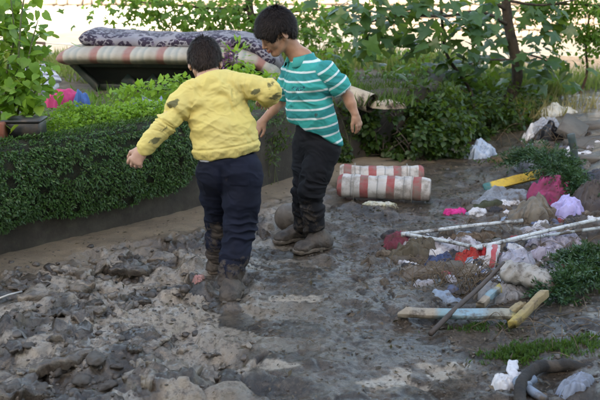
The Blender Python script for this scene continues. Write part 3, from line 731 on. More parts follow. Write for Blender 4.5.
# ------------------------------------------------------------------ mattresses, rolls, rubbish
def plank(c0, c1, width, thick, mat, name="board", parent=None, up=(0, 0, 1), bev=.05, label=None, cat=None, rough=.0025, seed=0):
    c0 = A_(c0); c1 = A_(c1); d = c1-c0; L = np.linalg.norm(d); X, Yv, Z = frame(d, up)
    n = 14; V = []; hw, ht = width/2, thick/2; b = min(hw, ht)*bev*2
    sec = [(-hw+b, -ht), (hw-b, -ht), (hw, -ht+b), (hw, ht-b), (hw-b, ht), (-hw+b, ht), (-hw, ht-b), (-hw, -ht+b)]
    r_ = np.random.default_rng(seed)
    for i in range(n+1):
        t = i/n
        e = (r_.normal()*.012 if i in (0, n) else 0)
        for (a, z) in sec:
            V.append(c0+d*t+X*e*(1+a/hw)+Yv*(a+r_.normal()*rough*.5)+Z*(z+r_.normal()*rough*.4+.004*math.sin(t*5+seed)))
    J = np.arange((n+1)*8).reshape(n+1, 8)
    F4 = np.stack([J[:-1], np.roll(J[:-1], -1, 1), np.roll(J[1:], -1, 1), J[1:]], -1).reshape(-1, 4)
    V = V+[c0, c1]; k = (n+1)*8
    F3 = [(k, (j+1) % 8, j) for j in range(8)]+[(k+1, n*8+j, n*8+(j+1) % 8) for j in range(8)]
    V = np.array(V); s = (V-c0)@X/L
    o = put(name, V, [np.array(F3), F4], mat, parent, smooth=False, attrs={"s": s})
    if label: tag(o, label, cat)
    return o
def A_(p): return np.array(tuple(p), float)
def woodmat(name, stops, mud=.35, grain=True):
    """wood or painted board: colours along attribute s"""
    x = NT(name); sA = x.math('ADD', x.attr("s"), x.math('MULTIPLY', x.math('SUBTRACT', x.noise(22, 4), .5), .06))
    c = x.ramp(sA, stops, 'LINEAR')
    c = x.mix(x.math('MULTIPLY', x.ramp(x.noise(60, 5, .7), [(.45, 0.0), (.62, 1.0)]), .35), c, (.20, .16, .12))
    c = x.mix(x.ramp(x.noise(13, 6, .7), [(.60-mud*.3, 0.0), (.68-mud*.2, .85)]), c, MUD1)
    x.setc(c); x.setr(.85); x.bump(x.noise(90, 5, .7), .3, .004); return x.m
def sweep_pad(path, side, hw, ht, n=28, p=3.2, puff=.0, tuft=None):
    """a mattress: rounded-rectangle section along a path; returns V, F4, s (metres along), v (across)"""
    P_ = np.array([A_(q) for q in path]); T = np.gradient(P_, axis=0); T /= np.linalg.norm(T, axis=1, keepdims=True)
    side = unit_(side); L = np.concatenate([[0], np.cumsum(np.linalg.norm(np.diff(P_, axis=0), axis=1))])
    V = []; s = []; vv = []; m = len(P_)
    for i in range(m):
        sd = side-T[i]*side.dot(T[i]); sd = unit_(sd); nn = np.cross(sd, T[i]); nn = nn if nn[2] > -1 else -nn
        e = min(L[i], L[-1]-L[i]); k = min(1, math.sqrt(max(0, 1-(1-min(e/ht, 1))**2))*.94+.06)
        for j in range(n):
            a = 2*math.pi*j/n; ca, sa = math.cos(a), math.sin(a)
            u = abs(ca)**(2/p)*math.copysign(1, ca); w_ = abs(sa)**(2/p)*math.copysign(1, sa)
            V.append(P_[i]+sd*u*(hw-ht*(1-k)*.8)+nn*w_*ht*k*(1+puff*math.cos(u*1.5))); s.append(L[i]); vv.append(u*hw)
    J = np.arange(m*n).reshape(m, n); F4 = np.stack([J[:-1], J[1:], np.roll(J[1:], -1, 1), np.roll(J[:-1], -1, 1)], -1).reshape(-1, 4)
    V += [P_[0], P_[-1]]; s += [0, L[-1]]; vv += [0, 0]; k = m*n
    F3 = [(k, j, (j+1) % n) for j in range(n)]+[(k+1, (m-1)*n+(j+1) % n, (m-1)*n+j) for j in range(n)]
    V = np.array(V); return V, [np.array(F3), F4], np.array(s), np.array(vv)
def unit_(v): v = A_(v); return v/np.linalg.norm(v)
def stripemat(name, period, stops, mud=.3, fade=None):
    x = NT(name); f = x.math('FRACT', x.math('MULTIPLY', x.math('ADD', x.attr("s"), x.math('MULTIPLY', x.math('SUBTRACT', x.noise(9, 3), .5), .012)), 1/period))
    c = x.ramp(f, stops)
    c = x.mix(x.math('MULTIPLY', x.noise(30, 4), .25), c, (.45, .42, .38))
    c = x.mix(x.ramp(x.noise(7, 7, .72), [(.62-mud*.3, 0.0), (.72-mud*.22, .8)]), c, (.17, .15, .13))
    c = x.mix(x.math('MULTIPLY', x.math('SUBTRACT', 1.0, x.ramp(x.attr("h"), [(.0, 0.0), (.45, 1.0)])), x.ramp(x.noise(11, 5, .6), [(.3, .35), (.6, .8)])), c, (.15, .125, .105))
    x.setc(c); x.setr(.85); b = x.bump(x.noise(28, 4), .25, .012); x.bump(x.noise(420, 2), .2, .001, b); return x.m
R_, W_, G_ = (.27, .030, .034), (.47, .445, .425), (.20, .21, .21)
ROLLM = stripemat("striped_ticking", .175, [(.0, R_), (.30, R_), (.315, W_), (.62, W_), (.635, G_), (.665, G_), (.68, (.40, .385, .37)), (.985, W_), (1.0, R_)], .50)
def roll(name, label, p0, p1, r, seed, off=0.0):
    """a tightly rolled mattress lying on the mud"""
    p0 = A_(p0); p1 = A_(p1); X, Yv, Z = frame(p1-p0); L = np.linalg.norm(p1-p0); m, n = 60, 44; V = []; s = []; hh = []
    r_ = np.random.default_rng(seed)
    for i in range(m+1):
        t = i/m; e = min(t, 1-t)*L; k = min(1, .80+.20*math.sqrt(min(1, e/.035)))
        band = .010*abs(math.sin(math.pi*t*L/.085))
        for j in range(n):
            a = 2*math.pi*j/n
            q = r*k*(1+.04*math.cos(2*a))+band*.45+.006*float(vn3(t*9+seed, math.cos(a)*2.2, math.sin(a)*2.2))
            if 1.9 < a < 2.15: q += .008*(a-1.9)/.25             # loose outer edge
            zz = math.sin(a)*q
            if zz < -r*.72: zz = -r*.72+(zz+r*.72)*.3
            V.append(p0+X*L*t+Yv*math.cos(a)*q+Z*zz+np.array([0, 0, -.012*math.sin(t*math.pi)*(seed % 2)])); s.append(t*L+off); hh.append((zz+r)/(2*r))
    J = np.arange((m+1)*n).reshape(m+1, n); F4 = [np.stack([J[:-1], np.roll(J[:-1], -1, 1), np.roll(J[1:], -1, 1), J[1:]], -1).reshape(-1, 4)]
    V = np.array(V); base = len(V)
    # spiral ends, recessed turn by turn
    extra = []; F3 = []
    for end, sg in ((0, -1), (m, 1)):
        prev = J[end]
        for ring in range(1, 9):
            k = 1-ring/9; dep = (.010 if ring % 2 else -.006)+.004*ring
            cen = V[J[end]].mean(0); ids = []
            for j in range(n):
                kk = k-(j/n)/9.0*.9; kk = max(kk, .02)
                ids.append(base+len(extra)); extra.append(cen+(V[J[end][j]]-cen)*kk-X*sg*dep); s.append(s[J[end][0]]); hh.append(hh[J[end][j]]*.5+.25)
            ids = np.array(ids); q = np.stack([prev, np.roll(prev, -1), np.roll(ids, -1), ids], -1); F4.append(q if sg < 0 else q[:, ::-1]); prev = ids
        c_ = base+len(extra); extra.append(V[J[end]].mean(0)); s.append(s[J[end][0]]); hh.append(.5)
        for j in range(n): F3.append((c_, prev[j], prev[(j+1) % n]))
    V = np.concatenate([V, np.array(extra)])
    t = thing(name, (float(p0[0]+p1[0])/2, float(p0[1]+p1[1])/2, 0), label, "mattress")
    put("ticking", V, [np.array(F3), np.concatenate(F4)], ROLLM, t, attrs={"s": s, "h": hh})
    CORD = simple("cord", (.35, .33, .30), (.25, .23, .2), 30, .8, .1)
    for tt in (.18, .80):
        a = np.linspace(0, 2*math.pi, 25); c0 = p0+X*L*tt
        m_ = MB(); m_.addmix(*tube([c0+Yv*math.cos(q)*(r*1.05+.006)+Z*math.sin(q)*(r*1.02+.006) for q in a], .0035, 5, cap=False)); m_.put("tie_cord", CORD, t)
    return t
a = gp(338, 199); b = gp(431, 203); roll("rolled_mattress", "nearer of two red and white striped rolled mattresses lying on the mud", Vector((a.x, a.y+.03, .083)), Vector((b.x, b.y+.03, .080)), .083, 2, .02)
a = gp(340, 187.5); b = gp(424, 189); roll("rolled_mattress", "farther striped rolled mattress, half hidden behind the nearer roll", Vector((a.x, a.y+.05, .082)), Vector((b.x, b.y+.05, .082)), .076, 3, -.03)

# --- bed frame and mattresses on the terrace
DKG = simple("dark_green_frame", (.012, .022, .018), (.020, .030, .026), 9, .6, .15, 50, .003, mud=.15)
bf = thing("sofa_bed_frame", dp(170, 88, 7.0), "dark green tipped sofa bed frame under the striped mattress", "bed frame")
zt = .80
def box_between(name, p, q_, wv, th, parent, mat): plank(p, q_, wv, th, mat, name, parent)
fl_ = dp(68, 62, 6.95); fr_ = dp(272, 64, 6.95)
zl = float(fl_.z)
Lb = dp(97, 87, 6.95)
plank(dp(72, 62, 6.97), dp(98, 87, 6.97), .05, .09, DKG, "side_rail", bf, up=(0, 1, 0))
plank(dp(72, 60, 7.65), dp(98, 84, 7.65), .05, .09, DKG, "side_rail", bf, up=(0, 1, 0))
plank(dp(72, 63.5, 6.98), dp(270, 65.5, 6.98), .05, .06, DKG, "front_rail", bf, up=(0, 1, 0))
plank(dp(98, 86.5, 7.0), dp(275, 88, 7.0), .05, .06, DKG, "bottom_rail", bf, up=(0, 1, 0))
for (x0, x1) in ((112, 134), (138, 158), (166, 184), (200, 214), (232, 244)):
    plank(dp(x0, 64, 7.08), dp(x1, 87, 7.02), .09, .022, simple("green_slat", (.020, .048, .042), (.012, .028, .026), 8, .55, .15, mud=.2), "slat", bf, up=(0, 1, 0))
q4 = [A_(dp(74, 64, 7.035)), A_(dp(271, 66, 7.035)), A_(dp(275, 88, 7.035)), A_(dp(98, 87, 7.035))]; bk = np.array([0, .03, 0])
put("front_panel", np.array(q4+[p_+bk for p_ in q4]), np.array([(0, 3, 2, 1), (4, 5, 6, 7), (0, 1, 5, 4), (1, 2, 6, 5), (2, 3, 7, 6), (3, 0, 4, 7)]), simple("dark_panel_cloth", (.010, .013, .012), (.017, .021, .018), 7, .9, .3, 40, .004), bf, smooth=False)
V, F3, F4 = bev_box(tuple(dp(185, 75, 7.66)), (1.55, .03, .26), bev=.2); m_ = MB(); m_.addmix(V, F3, F4); m_.put("back_panel", DKG, bf, smooth=False)
m_ = MB(); m_.addmix(*tube([dp(275, 62, 6.99), dp(277, 90, 6.99)], .022, 8)); m_.put("leg", DKG, bf)
# striped mattress
STR = stripemat("faded_stripes", .27, [(.0, (0.259, 0.228, 0.186)), (.10, (0.217, 0.083, 0.068)), (.26, (0.217, 0.078, 0.062)), (.30, (0.321, 0.301, 0.249)), (.44, (0.207, 0.223, 0.197)), (.52, (0.332, 0.311, 0.259)), (.66, (0.186, 0.207, 0.186)), (.72, (0.321, 0.295, 0.243)), (.86, (0.238, 0.217, 0.176)), (1.0, (0.259, 0.228, 0.186))], .12)
pth = spline([dp(67, 55.5, 7.16), dp(90, 53, 7.16), dp(150, 53.5, 7.16), dp(215, 54, 7.16), dp(250, 56, 7.16), dp(268, 64, 7.16), dp(276, 78, 7.16)], 9)
V, F, s, vv = sweep_pad(pth, (0, 1, 0), .40, .072, 36, 2.4)
V[:, 2] += .008*fbm(V[:, 0]*5, V[:, 1]*5, 1, 2)
m0 = put("mattress", V, F, STR, attrs={"s": s, "h": np.full(len(s), 1.0)}); tag(m0, "faded red, cream and grey striped mattress lying on the dark bed frame", "mattress")
def floral():
    x = NT("floral_ticking")
    base = x.ramp(x.noise(5, 3), [(.3, (.13, .125, .15)), (.7, (.22, .215, .24))])
    vo = x.n("ShaderNodeTexVoronoi"); vo.inputs["Scale"].default_value = 9.0; mp = x.n("ShaderNodeMapping"); x.l(x.tc.outputs["Object"], mp.inputs[0]); mp.inputs[3].default_value = (1, .6, 1.0); x.l(mp.outputs[0], vo.inputs["Vector"])
    sp = x.math('LESS_THAN', vo.outputs["Distance"], .62)
    v2 = x.n("ShaderNodeTexVoronoi"); v2.inputs["Scale"].default_value = 38; x.l(x.tc.outputs["Object"], v2.inputs["Vector"])
    pet = x.math('LESS_THAN', v2.outputs["Distance"], .60)
    c = x.mix(x.math('MULTIPLY', sp, pet), base, (.012, .005, .022))
    v3 = x.n("ShaderNodeTexVoronoi"); v3.inputs["Scale"].default_value = 17; x.l(x.tc.outputs["Object"], v3.inputs["Vector"])
    c = x.mix(x.math('MULTIPLY', x.math('LESS_THAN', v3.outputs["Distance"], .22), .8), c, (.09, .07, .12))
    x.setc(c); x.setr(.8); b = x.bump(x.noise(18, 4), .3, .015); return x.m
pth = spline([dp(87, 35, 7.40), dp(110, 38.5, 7.40), dp(150, 40.5, 7.40), dp(195, 41, 7.40), dp(232, 41, 7.36), dp(252, 45, 7.3), dp(268, 57, 7.2), dp(279, 75, 7.12)], 10)
V, F, s, vv = sweep_pad(pth, (0, 1, 0.0), .36, .078, 36, 2.5)
V[:, 2] += .012*fbm(V[:, 0]*4, V[:, 1]*4, 5, 2)
m1 = put("mattress", V, F, floral()); tag(m1, "grey mattress with dark purple flowers on top of the striped mattress, end drooping", "mattress")
# cushions and bags among the plants
def heap(name, label, cat, c, w, d, h, rot, mat, seed, fold=.018, fq=16, on=None, droop=.02, stretch=2.5, group=None, lobes=.22, part_of=None, res=(32, 110), raw=False):
    """a crumpled cloth or bag lying in a heap"""
    nr, na = res; ca, sa = math.cos(rot), math.sin(rot); V = []
    rr = np.repeat(np.linspace(0, 1, nr+1)[1:], na); aa = np.tile(np.arange(na)*2*math.pi/na, nr)
    R = 1+lobes*1.3*vn3(np.cos(aa)*1.6+seed, np.sin(aa)*1.6, 3.0)+.16*vn3(np.cos(aa)*5+seed, np.sin(aa)*5, 7.0)
    u = np.concatenate([[0], rr*R*np.cos(aa)]); v = np.concatenate([[0], rr*R*np.sin(aa)]); rr = np.concatenate([[0], rr])
    a1 = fbm(u*1.7+seed, v*1.7, 1.3, 3); a2 = fbm(u*1.7, v*1.7+seed, 4.4, 3)
    U = u*w/2*fq; W = v*d/2*fq; an = seed*1.7; Ur = U*math.cos(an)-W*math.sin(an); Wr = U*math.sin(an)+W*math.cos(an)
    wav = lambda ph: (.5+.5*np.cos(2*math.pi*ph))**1.2
    f1 = wav(Ur*1.15+a1*2.2+seed*.37); f2 = wav(Wr*1.20+a2*2.2+Ur*.3+seed*.71); f3 = wav((Ur+Wr)*2.1+a1*3-a2)
    mk = sstep(-.2, .2, fbm(u*1.3+seed, v*1.3+seed, 5.0, 2))
    fo = f1*mk*1.0+f2*(1-mk)*1.0+f3*.22-.40
    dome = np.clip(1-rr**3.2, 0, 1)**.5
    lump = np.clip(.66+.7*fbm(u*1.4+seed*2, v*1.4, 9.0, 2), .15, 1.25)
    x = c[0]+(u*ca*w-v*sa*d)/2+fold*.8*a1*(.3+f2); y = c[1]+(u*sa*w+v*ca*d)/2+fold*.8*a2*(.3+f1)
    z0 = gh(x, y) if on is None else np.full(len(x), on)
    z = z0+h*dome*lump+fold*.50*fo*(1-rr**6)*(.45+.55*dome)+.010-droop*rr**7*1.6
    z = np.maximum(z, z0-.02+.018*(1-rr**8)+.010*f1*(1-rr**4))
    V = np.stack([x, y, z], 1)
    J = 1+np.arange(nr*na).reshape(nr, na)
    F4 = np.stack([J[:-1], J[1:], np.roll(J[1:], -1, 1), np.roll(J[:-1], -1, 1)], -1).reshape(-1, 4); F3 = np.array([(0, J[0, j], J[0, (j+1) % na]) for j in range(na)])
    if raw: return V, F3, F4
    o = put(name, V, [F3, F4], mat, part_of)
    if part_of is None: tag(o, label, cat, group)
    return o
def cl(name, a, b=None, mud=.4, sc=12, rough=.85, **k): return simple(name, a, b, sc, rough, .25, 200, .002, mud=mud, **k)
c = dp(66, 92, 5.9); heap("cushion", "bright pink cushion lying in the weeds at left", "cushion", c, .28, .20, .10, .1, cl("pink_cloth", (.55, .05, .17), (.48, .04, .13), .05), 3, .008, 8, on=.58)
c = dp(80, 90, 5.85); heap("cushion", "small blue cushion against the pink cushion", "cushion", c, .11, .14, .09, .1, cl("blue_cloth", (.06, .16, .42), (.05, .12, .34), .05), 5, .006, 8, on=.59)
c = dp(143, 99, 5.6); heap("plastic_bag", "pale blue and white bag among the parsley", "bag", c, .17, .14, .09, .3, cl("pale_blue_bag", (.42, .48, .58), (.20, .24, .36), .25, 24, .5), 8, .02, 24, on=.60)
c = dp(160, 101, 5.5); heap("plastic_bag", "smaller blue bag half hidden by the yellow sleeve", "bag", c, .12, .12, .07, .3, cl("blue_bag", (.24, .32, .48), (.12, .16, .28), .2, 24, .5), 9, .015, 24, on=.60)
# striped cloth slung over the weeds at the left
pth = spline([dp(28, 66, 5.6), dp(38, 73, 5.55), dp(46, 82, 5.5), dp(52, 92, 5.5)], 6); V, F, s, vv = sweep_pad(pth, (0, 1, .2), .16, .014, 24, 2.2); V += .012*np.stack([0*s, 0*s, fbm(V[:, 0]*14, V[:, 1]*14, V[:, 2]*14, 3)], 1)
o = put("cloth", V, F, stripemat("grey_stripe_cloth", .05, [(0, (.50, .48, .52)), (.45, (.52, .50, .54)), (.55, (.20, .18, .24)), (.9, (.22, .2, .26)), (1, (.5, .48, .52))], .1), attrs={"s": s, "h": np.ones(len(s))}); tag(o, "grey and white striped cloth hanging over the weeds by the vine", "cloth")
# dark trough and brick at the left edge
POT = simple("black_plastic_trough", (.022, .024, .028), (.035, .035, .035), 10, .5, .2, mud=.2)
t = thing("planter_trough", dp(22, 133, 4.55), "black plastic planter trough on the wall under the vine", "planter")
c = dp(22, 126, 4.5); m_ = MB(); m_.addmix(*bev_box((c.x, c.y+.05, c.z-.02), (.20, .14, .085), bev=.12)); m_.put("box", POT, t, smooth=False)
m_ = MB(); m_.addmix(*bev_box((c.x, c.y+.05, c.z+.028), (.215, .155, .016), bev=.3)); m_.put("rim", POT, t, smooth=False)
c = dp(0, 130, 4.42); m_ = MB(); m_.addmix(*bev_box((c.x-.03, c.y+.03, c.z-.01), (.10, .10, .09), frame((1, .1, .05)), bev=.08)); o = m_.put("brick", simple("red_brick", (.26, .085, .05), (.2, .07, .045), 25, .9, .5, 60, .006), None, smooth=False); tag(o, "red brick on the wall at the very left edge", "brick")
# rolled mat on the wall behind the striped boy
MATM = simple("mat_outside", (.40, .34, .26), (.25, .21, .16), 9, .9, .3, 120, .003, mud=.3); MATD = simple("mat_inside", (.10, .085, .07), (.05, .042, .036), 20, .9, .3)
t = thing("rolled_mat", dp(370, 108, 6.55), "rolled-up beige mat with dark spiral end lying on the wall behind the striped shirt", "mat")
p0 = A_(dp(338, 92, 6.75)); p1 = A_(dp(371, 104, 6.50)); X, Yv, Z = frame(p1-p0); L = np.linalg.norm(p1-p0)
nt_, na = 10, 130; V = []
for i in range(nt_+1):
    for j in range(na):
        a = j/na*2*math.pi*4.2; r = .082-.055*j/na+.004*math.sin(a*1.3)
        V.append(p0+X*(L*i/nt_+.012*math.sin(j*.13)*(i == nt_))+Yv*math.cos(a)*r+Z*math.sin(a)*r)
J = np.arange(len(V)).reshape(nt_+1, na); Fm = np.stack([J[:-1, :-1], J[:-1, 1:], J[1:, 1:], J[1:, :-1]], -1)
outer = Fm[:, :32].reshape(-1, 4); inn = Fm[:, 32:].reshape(-1, 4)
put("outer_turn", V, outer, MATM, t); put("inner_turns", V, inn, MATD, t)
c = dp(386, 107, 6.5); heap("flap", None, None, c, .30, .16, .03, -.35, MATM, 4, .01, 10, on=.47, part_of=t)

# --- ball
def football():
    c = dp(288.5, 215.5, 4.74); r = .0845; c = Vector((c.x, c.y, r-.006)); n, m = 48, 32
    V = []
    for i in range(m+1):
        th = math.pi*i/m
        for j in range(n): ph = 2*math.pi*j/n; V.append((math.sin(th)*math.cos(ph), math.sin(th)*math.sin(ph), math.cos(th)))
    V = np.array(V); g = (1+5**.5)/2
    ico = np.array([(0, a, b*g) for a in (-1, 1) for b in (-1, 1)]+[(a, b*g, 0) for a in (-1, 1) for b in (-1, 1)]+[(b*g, 0, a) for a in (-1, 1) for b in (-1, 1)]); ico /= np.linalg.norm(ico, axis=1, keepdims=True)
    dod = []
    for i in range(12):
        for j in range(i+1, 12):
            for k in range(j+1, 12):
                if ico[i]@ico[j] > .4 and ico[j]@ico[k] > .4 and ico[i]@ico[k] > .4: dod.append(unit_(ico[i]+ico[j]+ico[k]))
    cen = np.concatenate([ico*1.0, np.array(dod)]); d = V@cen.T; d[:, :12] -= .022; ds = np.sort(d, 1)
    seam = np.exp(-((ds[:, -1]-ds[:, -2])/.012)**2); pent = (np.argmax(d, 1) < 12)
    R = r*(1-.022*seam)+.0018*fbm(V[:, 0]*7, V[:, 1]*7, V[:, 2]*7, 3)
    P_ = V*R[:, None]+A_(c); J = np.arange(len(V)).reshape(m+1, n); F = np.stack([J[:-1], J[1:], np.roll(J[1:], -1, 1), np.roll(J[:-1], -1, 1)], -1).reshape(-1, 4)
    x = NT("muddy_ball"); k = x.mix(x.math('MULTIPLY', x.attr("pent"), .55), (.17, .14, .115), (.07, .056, .046))
    k = x.mix(x.ramp(x.noise(17, 6, .7), [(.40, 0.0), (.56, .9)]), k, (.10, .08, .066)); x.setc(k); x.setr(.6); x.bump(x.noise(60, 5, .65), .4, .004)
    o = put("ball", P_, F, x.m, attrs={"pent": pent.astype(float)}); tag(o, "mud-covered football beside the striped child's legs", "ball")
football()

# --- small rubbish on the mud
FOIL = cl("silver_wrapper", (.50, .50, .46), (.42, .40, .22), .35, 22, .35)
c = gpt(381, 206); heap("wrapper", "crumpled silvery plastic wrapper in front of the striped rolls", "wrapper", c, .26, .10, .035, .05, FOIL, 6, .02, 22)
c = gpt(455, 214); heap("cloth", "small hot pink cloth lying alone on the mud", "cloth", c, .17, .09, .035, .1, cl("hot_pink", (.62, .03, .24), (.50, .03, .18), .10), 2, .012, 14)
c = gpt(198, 281); heap("wrapper", "small pinkish crumpled wrapper left of the yellow-shirted child's shoe", "wrapper", c, .07, .045, .016, -.4, cl("pinkish_wrapper", (.45, .20, .20), (.36, .25, .24), .3, 40), 5, .012, 40)
c = gpt(481, 156); heap("plastic_bag", "crumpled translucent pale blue plastic bag near the back bushes", "bag", c, .30, .22, .13, .2, cl("pale_blue_film", (.36, .44, .55), (.25, .33, .45), .12, 20, .35), 4, .035, 20)
STICKW = simple("pale_stick", (.55, .53, .50), (.40, .37, .33), 20, .7, .2); a = gpt(-4, 301, .02); b = gpt(22, 292, .025)
m_ = MB(); m_.addmix(*tube([a, (a+b)/2+Vector((0, 0, .004)), b], .005, 6)); o = m_.put("stick", STICKW); tag(o, "thin pale stick on the mud at the left edge", "stick")

# --- yellow plank with a teal end
P0 = gpt(484, 190, .012); P1 = dp(543, 173, float(P0.y)+.12)
YEL = woodmat("yellow_board", [(0, (.03, .16, .17)), (.10, (.03, .16, .17)), (.13, (.58, .40, .06)), (1, (.60, .42, .07))], .15)
plank(P0+Vector((0, 0, .012)), P1, .062, .025, YEL, "plank", None, up=(.05, -.75, .65), label="yellow painted plank with a teal end propped on the conifer branches", cat="plank")
# --- cut conifer branches
def conifer(name, label, path, n, spread, size, seed, mat=None):
    r_ = np.random.default_rng(seed); sp = spline(path, 8); t = thing(name, tuple(float(q) for q in sp[0]), label, "branch")
    m_ = MB(); m_.addmix(*tube(sp, np.linspace(.012, .004, len(sp)), 6)); m_.put("stem", BARK, t)
    Ps = []; Ds = []
    for k in range(n):
        i = r_.integers(len(sp)); b = sp[i]; d0 = sp[min(i+1, len(sp)-1)]-sp[max(i-1, 0)]; d0 /= np.linalg.norm(d0)+1e-9
        d = d0*.9+rdir(1, r_)[0]*1.0; d[2] = abs(d[2])*.7-.15; d /= np.linalg.norm(d); L = spread*r_.uniform(.4, 1.1)
        for s_ in np.linspace(.15, 1, 9):
            p = b+d*L*s_+np.array([0, 0, -.35*L*s_*s_])
            for _ in range(3): Ps.append(p+r_.normal(size=3)*.004); Ds.append(d*.8+rdir(1, r_)[0]*.75-np.array([0, 0, .15]))
    Ps = np.array(Ps); Ds = np.array(Ds); m = len(Ps)
    V, F = leaves(LANCE, Ps, Ds, rdir(m, r_), r_.uniform(size*.6, size*1.2, m), .75); tag(put("foliage", V, F, mat or L_CON, t), kind="stuff"); return t
g = lambda px, py, dz=.0: gpt(px, py, dz)
conifer("conifer_branch", "dark green cut conifer branch arching over behind the yellow plank", [g(566, 192, .02), g(560, 172, .14), g(546, 157, .22), g(530, 154, .20), g(517, 163, .11)], 260, .18, .030, 1)
conifer("conifer_branch", "dark green conifer branch trailing behind the magenta bundle", [g(548, 156, .20), g(560, 162, .17), g(570, 178, .11), g(582, 193, .05)], 240, .18, .030, 2)
conifer("conifer_branch", "large dark green conifer branch at the right edge by the grey sack", [g(604, 262, .06), g(588, 268, .10), g(571, 278, .08), g(554, 294, .04)], 260, .15, .028, 3)
conifer("conifer_branch", "dark green conifer branch behind the grey sack at the right edge", [g(615, 252, .05), g(596, 257, .09), g(576, 263, .08)], 170, .14, .028, 4)
def moss(name, label, c, rx, ry, n, seed, size=.03, mat=L_MOSS):
    r_ = np.random.default_rng(seed); k = r_.normal(size=(n, 2))*.5; x = c[0]+k[:, 0]*rx; y = c[1]+k[:, 1]*ry
    m = fbm(x*18, y*18, seed, 2) > -.15; x = x[m]; y = y[m]; n = len(x)
    p = np.stack([x, y, gh(x, y)-.004], 1); d = r_.normal(size=(n, 3))*.7; d[:, 2] = 1
    V, F = leaves(LANCE, p, d, rdir(n, r_), r_.uniform(size*.5, size*1.1, n), .7); o = put(name, V, F, mat); tag(o, label=label, kind="stuff")
moss("weeds", "low green weeds beside the white rag at the bottom right", g(518, 354), .16, .07, 1500, 5)
moss("weeds", "sprigs of green on the mud at the right edge", g(582, 346), .22, .08, 1500, 6)
moss("weeds", "few green sprigs under the broken wooden frame", g(480, 326), .16, .05, 420, 7)
moss("weeds", "green weeds at the foot of the yellow plank", g(512, 160), .2, .12, 700, 8, .05)

# --- bundles and rags on the right-hand heap
c = g(556, 202); heap("clothes_bundle", "magenta fleece bundle on top of the rubbish heap", "clothes", c+Vector((0, .05, 0)), .30, .26, .15, .4, cl("magenta_fleece", (.30, .035, .12), (.14, .025, .055), .22, 14), 3, .03, 13)
c = g(547, 190); heap("clothes_bundle", "hot pink knob of cloth at the left end of the magenta bundle", "clothes", c+Vector((.0, .0, 0)), .12, .12, .12, .2, cl("pink_fleece", (.55, .06, .24), (.40, .04, .17), .08, 14), 12, .012, 18)
c = g(567, 215); heap("clothes_bundle", "lavender crumpled cloth bundle leaning on the magenta bundle", "clothes", c, .21, .18, .12, .1, cl("lavender_cloth", (.40, .38, .66), (.28, .25, .50), .15, 12), 7, .028, 17)
c = g(533, 218); heap("tarpaulin", "grey-brown muddy tarpaulin heaped left of the lavender bundle", "tarpaulin", c, .36, .30, .13, -.3, cl("tarp_brown", (.17, .145, .115), (.10, .085, .065), .35, 9, .6), 9, .04, 11)
c = g(503, 201); heap("cloth", "grey-blue cloth spread out below the yellow plank", "cloth", c, .42, .24, .06, .15, cl("grey_blue_cloth", (.20, .23, .27), (.13, .15, .18), .35, 10), 11, .03, 14)
c = g(487, 207); heap("cloth", "dark green muddy cloth at the left tip of the grey-blue cloth", "cloth", c, .22, .11, .04, .1, cl("dark_green_cloth", (.045, .055, .03), (.03, .035, .02), .3, 10), 13, .02, 14)
c = g(398, 246); heap("cloth", "maroon rag at the left end of the rag heap", "cloth", c, .17, .10, .035, .2, cl("maroon_cloth", (.17, .035, .06), (.10, .025, .04), .35, 12), 14, .022, 16)
c = g(413, 253); heap("cloth", "dark brown mud-soaked blanket below the white tube corner", "cloth", c, .26, .17, .06, -.5, cl("brown_blanket", (.10, .085, .06), (.06, .05, .036), .3, 9), 15, .035, 12)
c = g(438, 262); heap("cloth", "dark navy rag in the middle of the rag heap", "cloth", c, .17, .12, .05, .3, cl("navy_rag", (.04, .065, .15), (.025, .04, .09), .3, 12), 16, .028, 15)
c = g(447, 250); heap("cloth", "greyish white crumpled sheet under the white tubes", "cloth", c, .36, .13, .045, .0, cl("white_sheet", (.40, .39, .43), (.28, .26, .30), .4, 12), 17, .028, 18)
c = g(466, 262); heap("cloth", "bright red cloth in the rag heap", "cloth", c, .13, .10, .055, .3, cl("red_cloth", (.40, .03, .025), (.26, .02, .02), .35, 12), 18, .026, 15)
c = g(483, 256); heap("cloth", "small red cloth beside the striped sleeve in the rag heap", "cloth", c, .10, .09, .055, .9, cl("red_cloth_2", (.46, .03, .04), (.34, .03, .03), .12, 12), 19, .022, 16)
pth = spline([g(494, 244, .06), g(493, 252, .075), g(490, 261, .05), g(488, 268, .015)], 6); V, F, s, vv = sweep_pad(pth, (1, .1, 0), .034, .010, 24, 2.2); V[:, 2] += .012*fbm(V[:, 0]*28, V[:, 1]*28, V[:, 2]*28, 3); V[:, 0] += .010*fbm(V[:, 0]*24, V[:, 1]*24, 5, 3)
o = put("cloth", V, F, stripemat("red_blue_white", .06, [(0, (.42, .40, .42)), (.5, (.42, .40, .42)), (.52, (.34, .02, .035)), (1, (.34, .02, .035))], .45), attrs={"s": vv+.1, "h": np.ones(len(s))}); tag(o, "red and white striped sleeve sticking out of the rag heap", "cloth")
c = g(517, 266); heap("cloth", "grey and white crumpled shirt right of the striped sleeve", "cloth", c, .22, .15, .07, .4, cl("grey_shirt", (.36, .37, .44), (.22, .22, .28), .3, 16), 20, .032, 18)
c = g(560, 242); heap("cloth", "black and white patterned cloth under the long white tube", "cloth", c, .36, .22, .06, .3, cl("patterned_cloth", (.36, .34, .40), (.10, .09, .13), .3, 40), 21, .030, 14)
c = g(590, 236); heap("cloth", "dark muddy blanket at the right edge above the white tube", "cloth", c, .26, .2, .06, .2, cl("dark_blanket", (.09, .075, .065), (.05, .045, .04), .3, 10), 22, .035, 12)
c = g(590, 205); heap("clothes_bundle", "dark brown clothes at the right edge beside the magenta bundle", "clothes", c, .26, .26, .13, .2, cl("dark_clothes", (.075, .06, .055), (.04, .035, .04), .2, 10), 23, .04, 12)
